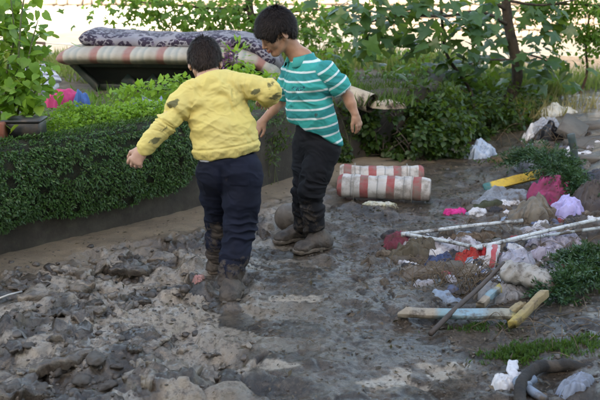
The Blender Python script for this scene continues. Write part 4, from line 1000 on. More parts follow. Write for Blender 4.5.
c = g(585, 185); heap("clothes_bundle", "navy clothes heap behind the magenta bundle at the right", "clothes", c, .30, .2, .10, .5, cl("navy_clothes", (.03, .04, .065), (.07, .07, .08), .25, 10), 24, .04, 13)
c = g(470, 242); heap("cloth", "brown rag between the two left white tubes", "cloth", c, .36, .12, .03, .2, cl("brown_rag", (.14, .10, .07), (.08, .06, .045), .4, 10), 25, .028, 15)
c = g(428, 275); heap("cloth", "grey mud-soaked cloth in front of the rag heap", "cloth", c, .30, .12, .035, -.1, cl("grey_rag", (.15, .13, .115), (.09, .075, .065), .5, 10), 26, .03, 15)
c = g(540, 256); heap("cloth", "pale lilac rag near the far end of the sack", "cloth", c, .17, .12, .05, .1, cl("lilac_rag", (.34, .32, .40), (.2, .18, .24), .35, 16), 27, .026, 16)
# --- scraps of cloth, plastic and muck that fill the heap
SCR = NT("mixed_scraps"); isl = SCR.n("ShaderNodeNewGeometry").outputs["Random Per Island"]
sc1 = SCR.ramp(isl, [(0, (.10, .085, .07)), (.22, (.055, .045, .04)), (.36, (.18, .15, .12)), (.48, (.02, .02, .025)), (.60, (.34, .34, .38)), (.70, (.08, .06, .042)), (.78, (.08, .11, .20)), (.85, (.52, .52, .55)), (.93, (.26, .05, .06)), (.96, (.20, .26, .34))], 'CONSTANT')
sc1 = SCR.mix(SCR.ramp(SCR.noise(14, 6, .7), [(.50, 0.0), (.62, .85)]), sc1, (.07, .054, .042)); SCR.setc(sc1); SCR.setr(.75); SCR.bump(SCR.noise(120, 4), .3, .003)
r6 = np.random.default_rng(19); m_ = MB()
for (px, py, sx, sy, n) in ((440, 250, 26, 9, 34), (490, 262, 30, 9, 34), (550, 245, 34, 11, 40), (570, 220, 26, 10, 24), (592, 240, 10, 14, 12), (510, 208, 20, 8, 12), (585, 195, 14, 10, 12), (450, 285, 26, 9, 6), (575, 160, 18, 14, 8), (540, 150, 16, 6, 8)):
    for i in range(int(n*2.7)):
        c = gpt(px+r6.normal()*sx, py+r6.normal()*sy); s_ = r6.uniform(.035, .14)
        V, F3, F4 = heap("x", None, None, c, s_, s_*r6.uniform(.4, .9), s_*r6.uniform(.03, .18), r6.uniform(0, 3.1), None, float(r6.uniform(0, 60)), s_*.10, 22, lobes=.4, res=(12, 40), raw=True); m_.addmix(V, F3, F4)
o = m_.put("rubbish", SCR.m); tag(o, label="mass of muddy scraps of cloth and plastic in the rubbish heap", kind="stuff")
# --- frame of white tubes
TUB = simple("white_tube_paint", (.50, .54, .57), (.38, .42, .44), 9, .5, .1, mud=.40, mscale=16)
t = thing("tube_frame", g(408, 234), "bent frame of white metal tubes lying across the rag heap", "frame")
cor = g(405, 234, .045); e1 = g(523, 217, .10); c2 = g(478, 245, .075); e2 = g(608, 217, .13)
for (a, b) in ((cor, e1), (cor, c2), (c2, e2)):
    m_ = MB(); m_.addmix(*tube(spline([a, (a+b)/2+Vector((0, 0, .004)), b], 5), .0105, 10)); m_.put("tube", TUB, t)
a = g(470, 247, .045); b = g(612, 227, .09); m_ = MB(); m_.addmix(*tube([a, b], .0085, 10)); m_.put("tube", TUB, t)
for p_ in (cor, c2):
    m_ = MB(); m_.addmix(*tube([p_-Vector((.022, .004, 0)), p_+Vector((.022, .004, 0))], .0145, 10)); m_.put("elbow_joint", TUB, t)
# --- broken wooden frame, pole, sack, stalks
t = thing("broken_wooden_frame", g(460, 318), "broken wooden frame with flaking pale blue and yellow paint in the foreground", "frame")
FR1 = woodmat("blue_yellow_board", [(0, (.28, .24, .19)), (.30, (.30, .26, .21)), (.36, (.17, .29, .34)), (.70, (.19, .30, .36)), (.76, (.20, .22, .21)), (.93, (.28, .27, .22)), (.96, (.40, .32, .08)), (1, (.40, .32, .08))], .30)
FR2 = woodmat("ochre_board", [(0, (.36, .28, .08)), (.4, (.27, .21, .11)), (1, (.30, .23, .13))], .35)
a = g(398, 309, .04); b = g(519, 316, .05)
plank(a, b, .048, .022, FR1, "board", t, up=(0, -.35, .94), seed=3)
plank(g(513, 324, .045), g(546, 294, .09), .030, .036, FR2, "board", t, seed=4)
plank(g(481, 305, .05), g(499, 289, .07), .030, .030, FR1, "board", t, seed=5)
plank(g(505, 318, .03), g(524, 303, .05), .03, .03, FR2, "board", t, seed=6)
m_ = MB(); sp = spline([g(430, 338, .012), g(455, 313, .06), g(480, 287, .10), g(504, 262, .12)], 5); m_.addmix(*tube(sp, np.linspace(.012, .0095, len(sp)), 8, jit=.05)); o = m_.put("pole", simple("brown_pole", (.075, .055, .045), (.045, .034, .03), 20, .7, .3, mud=.25)); tag(o, "brown wooden pole leaning across the broken frame", "pole")
SACK = cl("grey_sack", (.33, .315, .295), (.22, .205, .19), .40, 9)
pth = spline([g(498, 276, .06), g(511, 276, .075), g(529, 279, .075), g(545, 286, .06), g(552, 290, .04)], 8); V, F, s, vv = sweep_pad(pth, (.25, 1, 0), .070, .050, 36, 2.0)
wr_ = (.5+.5*np.cos(2*math.pi*(V[:, 0]*16+fbm(V[:, 0]*7, V[:, 1]*7, V[:, 2]*7, 3)*1.6)))**2
V[:, 2] += .020*wr_*(.4+fbm(V[:, 0]*9, V[:, 1]*9, 3, 2)); V[:, 1] -= .014*wr_
V += .5*np.stack([0*s, .008*fbm(V[:, 0]*24, V[:, 1]*24, V[:, 2]*24, 3), .020*(1-2*np.abs(fbm(V[:, 0]*20+V[:, 2]*12, V[:, 1]*9, V[:, 2]*9, 3)))], 1)
o = put("sack", V, F, SACK); tag(o, "long grey-white canvas sack lying behind the broken wooden frame", "sack")
c = g(505, 298); heap("cloth", "grey metal-coloured tarp fold under the grey sack", "cloth", c, .24, .15, .05, .2, cl("grey_tarp", (.22, .22, .23), (.14, .14, .15), .3, 10, .5), 31, .025, 14)
DRY = simple("dry_stalk", (.15, .11, .07), (.085, .06, .04), 30, .85, .2)
def stalks(label, c, n, L, spread, seed, up=.5, r=.0021):
    r_ = np.random.default_rng(seed); m_ = MB()
    for i in range(n):
        b = A_(c)+np.array([r_.normal()*spread, r_.normal()*spread*.6, 0]); a = r_.uniform(0, 2*math.pi); l = L*r_.uniform(.4, 1.2)
        d = np.array([math.cos(a), math.sin(a)*.7, 0]); z = gz(b[0], b[1])
        p = [np.array([b[0], b[1], z]), b+d*l*.35+np.array([0, 0, up*l*r_.uniform(.3, 1)]), b+d*l*.75+np.array([r_.normal()*.03, 0, up*l*r_.uniform(.1, .8)])]
        p[2] = np.array([p[2][0], p[2][1], max(p[2][2], gz(p[2][0], p[2][1])+.006)])
        m_.addmix(*tube(spline(p, 5), np.linspace(r, r*.5, 11), 5))
    o = m_.put("dry_stalks", DRY); tag(o, label=label, kind="stuff")
stalks("tangle of dry stalks behind the pole and the broken frame", g(462, 288), 90, .22, .09, 1)
stalks("dry stalks sticking out of the rag heap", g(530, 240), 60, .2, .26, 2, .4, .0022)
stalks("thin dry stalks lying in front of the rag heap", g(430, 268), 50, .16, .16, 5, .25, .002)
stalks("dry stalks and roots on the right-hand bank", g(575, 330), 34, .24, .16, 3, .25)
stalks("dry twigs around the concrete blocks", g(560, 140), 40, .3, .3, 4, .35)
# --- white rag, pipe, half-buried tyre at the bottom right
c = g(506, 383); heap("cloth", "white rag lying on the mud at the bottom right", "cloth", c, .13, .12, .035, .2, cl("white_rag", (.56, .56, .58), (.42, .42, .46), .25, 10), 33, .016, 16)
pth = spline([g(517, 384, .015), g(515, 376, .035), g(512, 368, .045), g(513, 361, .03)], 8); V, F, s, vv = sweep_pad(pth, (1, .2, 0), .021, .011, 24, 2.0); V[:, 2] += .010*fbm(V[:, 0]*40, V[:, 1]*40, V[:, 2]*40, 3); V[:, 0] += .008*fbm(V[:, 0]*30, V[:, 1]*30, 2, 3); o = put("cloth", V, F, cl("white_rag_2", (.56, .56, .60), (.46, .46, .50), .15, 10)); tag(o, "upright twist of white cloth beside the white rag", "cloth")
PIP = simple("grey_blue_pipe", (.18, .23, .30), (.11, .14, .19), 14, .5, .2, mud=.25)
t = thing("pipe_fitting", g(530, 390), "grey-blue plastic pipe with a joint at the bottom edge", "pipe")
a = g(519, 381, .035); b = g(545, 404, .03); m_ = MB(); m_.addmix(*tube([a, b], .017, 12)); m_.put("pipe", PIP, t)
m_ = MB(); d = (b-a).normalized(); m_.addmix(*tube([a-d*.015, a+d*.01, a+d*.045, a+d*.05], [.020, .027, .027, .020], 12)); m_.put("joint", PIP, t)
m_ = MB(); m_.addmix(*tube([a+d*.02, a+d*.02+Vector((.05, .03, .012))], [.016, .018], 12)); m_.put("branch_socket", PIP, t)
c = g(572, 396); heap("cloth", "grey-blue cloth at the bottom edge inside the tyre", "cloth", c, .14, .08, .03, .1, cl("grey_blue_rag", (.22, .26, .34), (.14, .17, .22), .2, 12), 35, .015, 16)
TYR = simple("tyre_rubber", (.012, .011, .011), (.03, .025, .021), 16, .8, .6, 60, .008, mud=.25)
tc_ = g(588, 400); t = thing("tyre", tc_, "mud-filled half-buried tyre at the bottom right corner", "tyre")
m_ = MB(); R0, r0 = .235, .020; V = []; na, nb = 110, 18
for i in range(na):
    a = 2*math.pi*i/na
    for j in range(nb):
        b = 2*math.pi*j/nb; rr = R0+math.cos(b)*r0*(1+.14*(i % 2)*(math.sin(b) > -.2)); V.append((tc_.x+math.cos(a)*rr, tc_.y+math.sin(a)*rr, tc_.z-.019+math.sin(b)*r0*(1.2+.16*(i % 2))+.010*float(vn3(math.cos(a)*4, math.sin(a)*4, 2))+.03*math.sin(a)+.008*math.sin(a*3+1)))
J = np.arange(na*nb).reshape(na, nb); Jn = np.roll(J, -1, 0); m_.add(V, np.stack([J, Jn, np.roll(Jn, -1, 1), np.roll(J, -1, 1)], -1).reshape(-1, 4)); m_.put("tread", TYR, t)
# --- concrete blocks, black bag, post at the back right
CONC = simple("rough_concrete", (.115, .102, .088), (.075, .066, .058), 8, .9, .5, 45, .008, mud=.15)
def block(label, c, size, d, up=(0, 0, 1), seed=0):
    m_ = MB(); V, F3, F4 = bev_box(c, size, frame(d, up), bev=.07); V = V+np.random.default_rng(seed).normal(size=V.shape)*.006; m_.addmix(V, F3, F4); o = m_.put("concrete_block", CONC, None, smooth=False); tag(o, label, "concrete block", "concrete blocks at the back right")
block("flat concrete slab standing tilted on edge beside the black bag", dp(573, 127, 6.9)+Vector((0, 0, -.02)), (.22, .28, .055), (.85, -.3, -.45), (.4, -.5, .75), 1)
block("large concrete slab lying flat at the right edge behind the post", dp(596, 146, 6.6), (.40, .34, .09), (1, .2, .08), seed=2)
block("concrete block at the right edge behind the flat slab", dp(600, 130, 7.2), (.34, .26, .13), (1, -.2, .1), seed=3)
block("small broken concrete block below the flat slab at the right edge", dp(592, 163, 6.1), (.28, .18, .09), (1, .35, -.1), seed=4)
m_ = MB(); a = g(574, 172, 0); b = dp(571, 134, float(a.y)); m_.addmix(*tube(spline([a-Vector((0, 0, .05)), (a+b)/2+Vector((.012, 0, 0)), b], 5), .028, 8)); o = m_.put("post", simple("teal_post", (.03, .075, .085), (.05, .05, .045), 10, .7, .3, mud=.2)); tag(o, "short dark teal post in front of the tilted slab", "post")
c = dp(546, 137, 7.0); heap("bin_bag", "black plastic bag left of the tilted concrete slab", "bag", c, .30, .2, .14, -.2, cl("black_film", (.012, .012, .015), (.02, .02, .024), .05, 10, .3), 41, .03, 14)
c = dp(530, 137, 7.1); heap("plastic_bag", "small white bag behind the black bag", "bag", c, .12, .12, .12, .2, cl("white_film", (.55, .56, .58), (.42, .43, .46), .1, 14, .4), 42, .02, 18)
c = dp(545, 126, 7.4); heap("plastic_bag", "grey-blue sheeting above the black bag", "bag", c, .30, .16, .10, .1, cl("grey_film", (.26, .29, .34), (.18, .20, .24), .15, 14, .45), 43, .03, 16)
c = dp(556, 118, 7.9); heap("plastic_bag", "whitish sheeting in the weeds left of the sapling", "bag", c, .34, .2, .09, .1, cl("pale_film", (.48, .49, .47), (.35, .36, .34), .15, 14, .45), 44, .03, 16)
c = g(525, 157); heap("dead_leaves", "brown heap of dead leaves beside the pale blue bag", "leaf heap", c, .45, .25, .08, .1, cl("dead_leaf", (.10, .065, .035), (.05, .035, .022), .3, 30), 45, .035, 20)
c = gpt(528, 168); heap("cloth", "pale grey sheet in the shadow under the conifer branch", "cloth", c, .22, .16, .10, .1, cl("pale_grey_sheet", (.26, .27, .31), (.17, .18, .2), .2, 14), 46, .03, 12)

# ------------------------------------------------------------------ clods and litter on the mud
def clod_mesh(seed):
    r_ = np.random.default_rng(seed); g = (1+5**.5)/2
    V = np.array([(0, a, b*g) for a in (-1, 1) for b in (-1, 1)]+[(a, b*g, 0) for a in (-1, 1) for b in (-1, 1)]+[(b*g, 0, a) for a in (-1, 1) for b in (-1, 1)]); V /= np.linalg.norm(V[0])
    F = [(i, j, k) for i in range(12) for j in range(i+1, 12) for k in range(j+1, 12) if V[i]@V[j] > .4 and V[j]@V[k] > .4 and V[i]@V[k] > .4]
    for _ in range(2):
        new = []; V = list(V); c = {}
        def md(a, b):
            k = (min(a, b), max(a, b))
            if k not in c: p = V[a]+V[b]; V.append(p/np.linalg.norm(p)); c[k] = len(V)-1
            return c[k]
        for a, b, d in F: x, y, z = md(a, b), md(b, d), md(d, a); new += [(a, x, z), (x, b, y), (z, y, d), (x, y, z)]
        F = new; V = np.array(V)
        if seed >= 100: break
    if seed >= 200: V = V[:12]; F = [(i, j, k) for i in range(12) for j in range(i+1, 12) for k in range(j+1, 12) if V[i]@V[j] > .4 and V[j]@V[k] > .4 and V[i]@V[k] > .4]
    n = fbm(V[:, 0]*1.3+seed, V[:, 1]*1.3, V[:, 2]*1.3, 3); n2 = fbm(V[:, 0]*3.5, V[:, 1]*3.5+seed, V[:, 2]*3.5, 3)
    e, h, t = voro((V[:, 0]+V[:, 2]*.5)*1.6+seed*3, (V[:, 1]-V[:, 2]*.4)*1.6)
    V = V*(1+.45*n+.22*n2+.22*(h-.5))[:, None]*np.array([1.25, 1.0, .62]); F = np.array(F)
    c = V[F].mean(1); nn = np.cross(V[F[:, 1]]-V[F[:, 0]], V[F[:, 2]]-V[F[:, 0]]); fl = (nn*c).sum(1) < 0; F[fl] = F[fl][:, ::-1]
    return V, F
CLODM = NT("wet_clod"); CLODM.setc(CLODM.mix(CLODM.ramp(CLODM.n("ShaderNodeNewGeometry").outputs["Random Per Island"], [(0, 0.0), (1, 1.0)]), CLODM.ramp(CLODM.noise(40, 5), [(.3, (.022, .017, .014)), (.7, (.060, .046, .036))]), CLODM.ramp(CLODM.noise(30, 5), [(.3, (.07, .057, .047)), (.7, (.14, .118, .10))])))
CLODM.setr(.42); CLODM.b.inputs["Specular IOR Level"].default_value = .6; CLODM.bump(CLODM.noise(70, 5, .7), .6, .006)
r5 = np.random.default_rng(77)
def scatter(n, zones):
    out = []
    for (px, py, sx, sy, k) in zones:
        for i in range(int(n*k)):
            p = gp(px+r5.normal()*sx, min(py+r5.normal()*sy, 420)); out.append((p.x, p.y))
    return out
tm = [clod_mesh(100+i) for i in range(8)]
zones = [(70, 375, 45, 22, .20), (60, 300, 50, 18, .14), (150, 290, 40, 20, .12), (130, 330, 60, 25, .12), (60, 268, 45, 8, .08), (150, 252, 30, 5, .05), (260, 330, 80, 40, .08), (380, 300, 80, 40, .07), (330, 240, 60, 20, .06), (420, 220, 50, 12, .05), (470, 180, 60, 14, .06), (480, 350, 60, 25, .08), (570, 320, 30, 30, .06)]
pts = scatter(380, zones); xy = np.array(pts); zz = gh(xy[:, 0], xy[:, 1]); m_ = MB()
for (x, y), z in zip(pts, zz):
    if wall_dist(np.array([x]), np.array([y]))[0] < .12 or y < 2.3 or y > 9: continue
    V, F = tm[r5.integers(8)]; s = .004+.013*r5.random()**3.0+(.006 if x < -.4 else 0)*r5.random()**2; a = r5.uniform(0, 6.28); R = np.array([[math.cos(a), -math.sin(a), 0], [math.sin(a), math.cos(a), 0], [0, 0, 1]])
    m_.add((V*s*np.array([1, 1, 1.35]))@R.T+np.array([x, y, z-s*.05]), F)
o = m_.put("mud_crumbs", CLODM.m, smooth=True); tag(o, label="small wet crumbs of mud scattered over the yard", kind="stuff")
tm2 = [clod_mesh(200+i) for i in range(10)]
zones2 = [(300, 300, 170, 70, .40), (420, 240, 90, 40, .2), (100, 310, 70, 50, .2), (480, 190, 60, 30, .15), (500, 350, 70, 40, .15)]
xy = np.array([p for p in scatter(4200, zones2) if 2.3 < p[1] < 8.5]); xy = xy[wall_dist(xy[:, 0], xy[:, 1]) > .05]; zz = gh(xy[:, 0], xy[:, 1]); m_ = MB()
for (x, y), z in zip(xy, zz):
    V, F = tm2[r5.integers(10)]; s = .0018+.0055*r5.random()**2.5; m_.add(V*s*np.array([1.2, .9, .9])+np.array([x, y, z-s*.1]), F)
o = m_.put("mud_grit", CLODM.m, smooth=True); tag(o, label="fine grit and crumbs of mud all over the yard", kind="stuff")
# torn slabs of mud: flat ragged pieces lifted and tilted by trampling
def slab_piece(r_, s):
    na, prof_ = 40, [(.22, 1.0), (.45, 1.0), (.68, 1.0), (.86, .97), (.97, .70), (1.0, .1), (.90, -.7)]
    a = np.arange(na)*2*math.pi/na; sd = r_.uniform(0, 50)
    R = 1+.60*vn3(np.cos(a)*1.3+sd, np.sin(a)*1.3, 1.0)+.38*vn3(np.cos(a)*3.4+sd, np.sin(a)*3.4, 5.0)+.20*vn3(np.cos(a)*9+sd, np.sin(a)*9, 3.0)
    th = .19*r_.uniform(.6, 1.5); rad = np.array([p[0] for p in prof_])[:, None]; hh = np.array([p[1] for p in prof_])[:, None]
    X = R*rad*np.cos(a); Y = .74*R*rad*np.sin(a)
    Z = th*hh+.20*vn3(X*1.5+sd, Y*1.5, 2.0)+.12*vn3(X*4+sd, Y*4, 6.0)+.08*vn3(X*9, Y*9+sd, 4.0)
    X = X+.06*vn3(X*6, Y*6+sd, 8.0); V = np.concatenate([[(0, 0, Z[0].mean())], np.stack([X, Y, Z], -1).reshape(-1, 3), [(0, 0, -th)]])
    J = 1+np.arange(len(prof_)*na).reshape(-1, na)
    F4 = np.stack([J[:-1], J[1:], np.roll(J[1:], -1, 1), np.roll(J[:-1], -1, 1)], -1).reshape(-1, 4)
    F3 = [(0, J[0, j], J[0, (j+1) % na]) for j in range(na)]
    V = V*s; ax = r_.uniform(0, 6.28); tl = abs(r_.normal())*.20
    M_ = Matrix.Rotation(r_.uniform(0, 6.28), 3, 'Z')@Matrix.Rotation(tl, 3, Vector((math.cos(ax), math.sin(ax), 0)))
    return V@np.array(M_).T, F3, F4
zones = [(60, 290, 50, 16, .16), (120, 300, 45, 18, .16), (60, 335, 45, 22, .14), (140, 345, 50, 28, .14), (170, 265, 30, 10, .06), (40, 375, 40, 20, .08), (230, 330, 30, 30, .04)]
m_ = MB(); tn = []; dr = []
for (x, y) in scatter(130, zones):
    if wall_dist(np.array([x]), np.array([y]))[0] < .34 or y < 2.3 or y > 7: continue
    s = (.032+.085*r5.random()**1.7)*(1.0 if x < -.2 else .65)
    if min(math.hypot(x-q_[0], y-q_[1])-q_[2]*1.1 for q_ in PRESS) < .03+s*1.1: continue
    V, F3, F4 = slab_piece(r5, s); z = gz(x, y); m_.addmix(V+np.array([x, y, z-s*.10]), F3, F4); k = r5.random(); kk = fbm(V[:, 0]/s*1.2+k*40, V[:, 1]/s*1.2, 2.0, 3); tn += list(np.clip((.60 if k < .25 else .05)+.5*kk, 0, 1)); dr += list(np.clip((.55 if k > .50 else -.05)+.9*kk, 0, .9))
o = m_.put("mud_slabs", MUD, origin=(0, 0, 0), attrs={"silt": np.zeros(len(tn)), "tone": tn, "dry": dr, "left": np.ones(len(tn))}); tag(o, label="torn ragged slabs of churned mud, mostly left of the children", kind="stuff")
big = [(30, 356, .028), (58, 372, .034), (84, 384, .036), (97, 362, .036), (44, 390, .034), (108, 388, .03), (20, 372, .026), (70, 352, .024), (12, 392, .03), (117, 372, .02), (152, 296, .024), (104, 313, .026), (168, 253, .022), (137, 261, .018), (30, 312, .024)]
CL = ["dark mud clod at the top left of the lower-left cluster", "big dark mud clod in the middle of the lower-left cluster", "largest dark mud clod at the bottom of the lower-left cluster", "big dark mud clod at the right side of the lower-left cluster", "big dark clod at the bottom edge left of the largest clod", "dark clod at the bottom edge right of the largest clod",
      "dark clod at the left side of the lower-left cluster", "dark clod at the top of the lower-left cluster", "dark clod in the very bottom left corner", "small dark clod at the right tip of the lower-left cluster", "dark clod on the mud halfway between hand and shoe of the yellow-shirted child", "lone dark clod above the lower-left cluster", "dark clod on the edge of the sandy strip, right one of two", "small dark clod on the edge of the sandy strip, left one of two", "lone dark clod near the thin pale stick"]
cm = [mesh_np("mud_clod", *clod_mesh(i), CLODM.m) for i in range(4)]
for i, (px, py, s) in enumerate(big):
    p = gpt(px, py); o = bpy.data.objects.new("mud_clod", cm[i % 4]); COL.objects.link(o); o.location = (p.x, p.y, p.z+s*.22); o.scale = (s, s, s); o.rotation_euler = (r5.normal()*.2, r5.normal()*.2, r5.uniform(0, 6.28))
    tag(o, CL[i], "mud clod", "dark clods on the churned mud")
# dead leaves, straw and flakes trodden into the mud
LIT = leafmat("trodden_litter", (.03, .022, .016), (.07, .05, .035), (.14, .105, .075), .1, .8)
zones = [(300, 300, 150, 60, .25), (420, 260, 80, 40, .2), (330, 225, 50, 20, .12), (440, 200, 50, 14, .14), (500, 170, 50, 14, .13), (130, 280, 80, 40, .12), (560, 250, 50, 40, .1), (500, 350, 60, 30, .1)]
pts = scatter(5200, zones); xy = np.array([p for p in pts if wall_dist(np.array([p[0]]), np.array([p[1]]))[0] > .06 and 2.3 < p[1] < 9]); n = len(xy)
P_ = np.stack([xy[:, 0], xy[:, 1], gh(xy[:, 0], xy[:, 1])+.004], 1); d = r5.normal(size=(n, 3)); d[:, 2] *= .25; up = r5.normal(size=(n, 3))*.35; up[:, 2] = 1
V, F = leaves(LANCE, P_, d, up, .012+.028*r5.random(n)**2, r5.uniform(.25, 1.5, n)); o = put("litter", V, F, LIT); tag(o, label="dead leaves and straw trodden into the mud", kind="stuff")
# ------------------------------------------------------------------ distance-field modelling for the two boys
def A3(p): return np.array(tuple(p), np.float64)
def unit(v): v = A3(v); return v/np.linalg.norm(v)
class Vol:
    FAR = .05
    def __init__(s, lo, hi, res):
        s.lo = A3(lo); s.res = res; s.n = np.ceil((A3(hi)-s.lo)/res).astype(int)+1
        s.f = np.full(s.n, s.FAR, np.float32)
    def region(s, lo, hi):
        a = np.clip(np.floor((lo-s.lo)/s.res).astype(int), 0, s.n); b = np.clip(np.ceil((hi-s.lo)/s.res).astype(int)+1, 0, s.n)
        sl = tuple(slice(a[i], b[i]) for i in range(3))
        g = [(s.lo[i]+np.arange(a[i], b[i])*s.res).astype(np.float32) for i in range(3)]
        return sl, g[0][:, None, None], g[1][None, :, None], g[2][None, None, :]
    def comb(s, sl, d, k, mode):
        f = s.f[sl]
        if f.size == 0: return
        if mode == 'sub':
            d = -d; h = np.clip(.5-.5*(f-d)/max(k, 1e-5), 0, 1)      # smooth max
            s.f[sl] = f*(1-h)+d*h+k*h*(1-h); return
        if k <= 0: s.f[sl] = np.minimum(f, d); return
        h = np.clip(.5+.5*(f-d)/k, 0, 1)
        s.f[sl] = f*(1-h)+d*h-k*h*(1-h)
    def cap(s, p0, p1, r0, r1, flat=1.0, xd=None, k=.012, mode='add'):
        p0 = A3(p0); p1 = A3(p1); ax = p1-p0; L2 = max(ax.dot(ax), 1e-9); W = ax/math.sqrt(L2)
        m = max(r0, r1)*max(1, flat)+s.FAR
        sl, X, Y, Z = s.region(np.minimum(p0, p1)-m, np.maximum(p0, p1)+m)
        x = X-p0[0]; y = Y-p0[1]; z = Z-p0[2]
        t = np.clip((x*ax[0]+y*ax[1]+z*ax[2])/L2, 0, 1)
        r = r0+(r1-r0)*t; x = x-t*ax[0]; y = y-t*ax[1]; z = z-t*ax[2]
        if xd is None and flat == 1.0: d = np.sqrt(x*x+y*y+z*z)-r
        else:
            u = A3(xd); u = u-W*u.dot(W); u /= np.linalg.norm(u); v = np.cross(W, u)
            a = x*u[0]+y*u[1]+z*u[2]; b = x*v[0]+y*v[1]+z*v[2]; c = x*W[0]+y*W[1]+z*W[2]
            d = (np.sqrt(a*a+(b/flat)**2+(c/min(1, flat))**2)-r)*min(1, flat)
        s.comb(sl, d.astype(np.float32), k, mode)
    def ell(s, c, rad, R=None, k=.012, mode='add'):
        c = A3(c); rad = A3(rad); R = np.eye(3) if R is None else np.array(R, float)     # rows: local axes
        m = max(rad)+s.FAR; sl, X, Y, Z = s.region(c-m, c+m)
        x = X-c[0]; y = Y-c[1]; z = Z-c[2]
        q = [(x*R[i, 0]+y*R[i, 1]+z*R[i, 2])/rad[i] for i in range(3)]
        k0 = np.sqrt(q[0]**2+q[1]**2+q[2]**2); k1 = np.sqrt((q[0]/rad[0])**2+(q[1]/rad[1])**2+(q[2]/rad[2])**2)+1e-6
        s.comb(sl, (k0*(k0-1)/k1).astype(np.float32), k, mode)
    def chain(s, P, R, flat=1.0, xd=None, k=.012):
        for i in range(len(P)-1):
            fl = flat if np.isscalar(flat) else flat[i]
            s.cap(P[i], P[i+1], R[i], R[i+1], fl, xd, k)
    def cut(s, p, n, k=.004):          # remove what lies beyond p along n
        p = A3(p); n = unit(n)
        g = [(s.lo[i]+np.arange(s.n[i])*s.res).astype(np.float32) for i in range(3)]
        d = (g[0][:, None, None]-p[0])*n[0]+(g[1][None, :, None]-p[1])*n[1]+(g[2][None, None, :]-p[2])*n[2]
        s.comb(tuple(slice(0, m) for m in s.n), -d.astype(np.float32), k, 'sub')
    def mesh(s):
        f = s.f; neg = f < 0; n = s.n
        cnt = np.zeros(n-1, np.int8)
        for i in (0, 1):
            for j in (0, 1):
                for k in (0, 1): cnt += neg[i:n[0]-1+i, j:n[1]-1+j, k:n[2]-1+k]
        act = (cnt > 0) & (cnt < 8); idx = np.argwhere(act); N = len(idx)
        ids = np.full(n-1, -1, np.int32); ids[act] = np.arange(N)
        off = np.array([(i, j, k) for i in (0, 1) for j in (0, 1) for k in (0, 1)])
        vals = np.stack([f[idx[:, 0]+o[0], idx[:, 1]+o[1], idx[:, 2]+o[2]] for o in off], 1).astype(np.float64)
        acc = np.zeros((N, 3)); num = np.zeros(N)
        for a in range(8):
            for b in range(a+1, 8):
                if np.abs(off[a]-off[b]).sum() != 1: continue
                fa, fb = vals[:, a], vals[:, b]; m = (fa < 0) != (fb < 0)
                t = np.where(m, fa/np.where(m, fa-fb, 1), 0)
                acc += np.where(m[:, None], off[a]+(off[b]-off[a])*t[:, None], 0); num += m
        V = (idx+acc/num[:, None])*s.res+s.lo
        F = []
        for ax in range(3):
            o1, o2 = [(1, 2), (2, 0), (0, 1)][ax]
            sl0 = [slice(None)]*3; sl1 = [slice(None)]*3; sl0[ax] = slice(0, n[ax]-1); sl1[ax] = slice(1, n[ax])
            e = np.argwhere(neg[tuple(sl0)] != neg[tuple(sl1)])
            ok = (e[:, o1] > 0) & (e[:, o2] > 0) & (e[:, o1] < n[o1]-1) & (e[:, o2] < n[o2]-1); e = e[ok]
            d1 = np.zeros(3, int); d1[o1] = 1; d2 = np.zeros(3, int); d2[o2] = 1
            g = lambda q: ids[q[:, 0], q[:, 1], q[:, 2]]
            q = np.stack([g(e-d1-d2), g(e-d2), g(e), g(e-d1)], 1)
            fl = neg[e[:, 0], e[:, 1], e[:, 2]]
            q = np.where(fl[:, None], q, q[:, ::-1]); F.append(q)
        F = np.concatenate(F); F = F[(F >= 0).all(1)]
        # normals out of the field
        nrm = np.zeros((N, 3)); G = np.gradient
        ii = np.clip(idx, 1, n-2)
        for a in range(3):
            d = np.zeros(3, int); d[a] = 1
            nrm[:, a] = f[tuple((ii+d).T)]-f[tuple((ii-d).T)]
        nrm /= np.linalg.norm(nrm, axis=1, keepdims=True)+1e-9
        return V, F, nrm

def tmplmix(a, b, t): return A3(a)*(1-t)+A3(b)*t

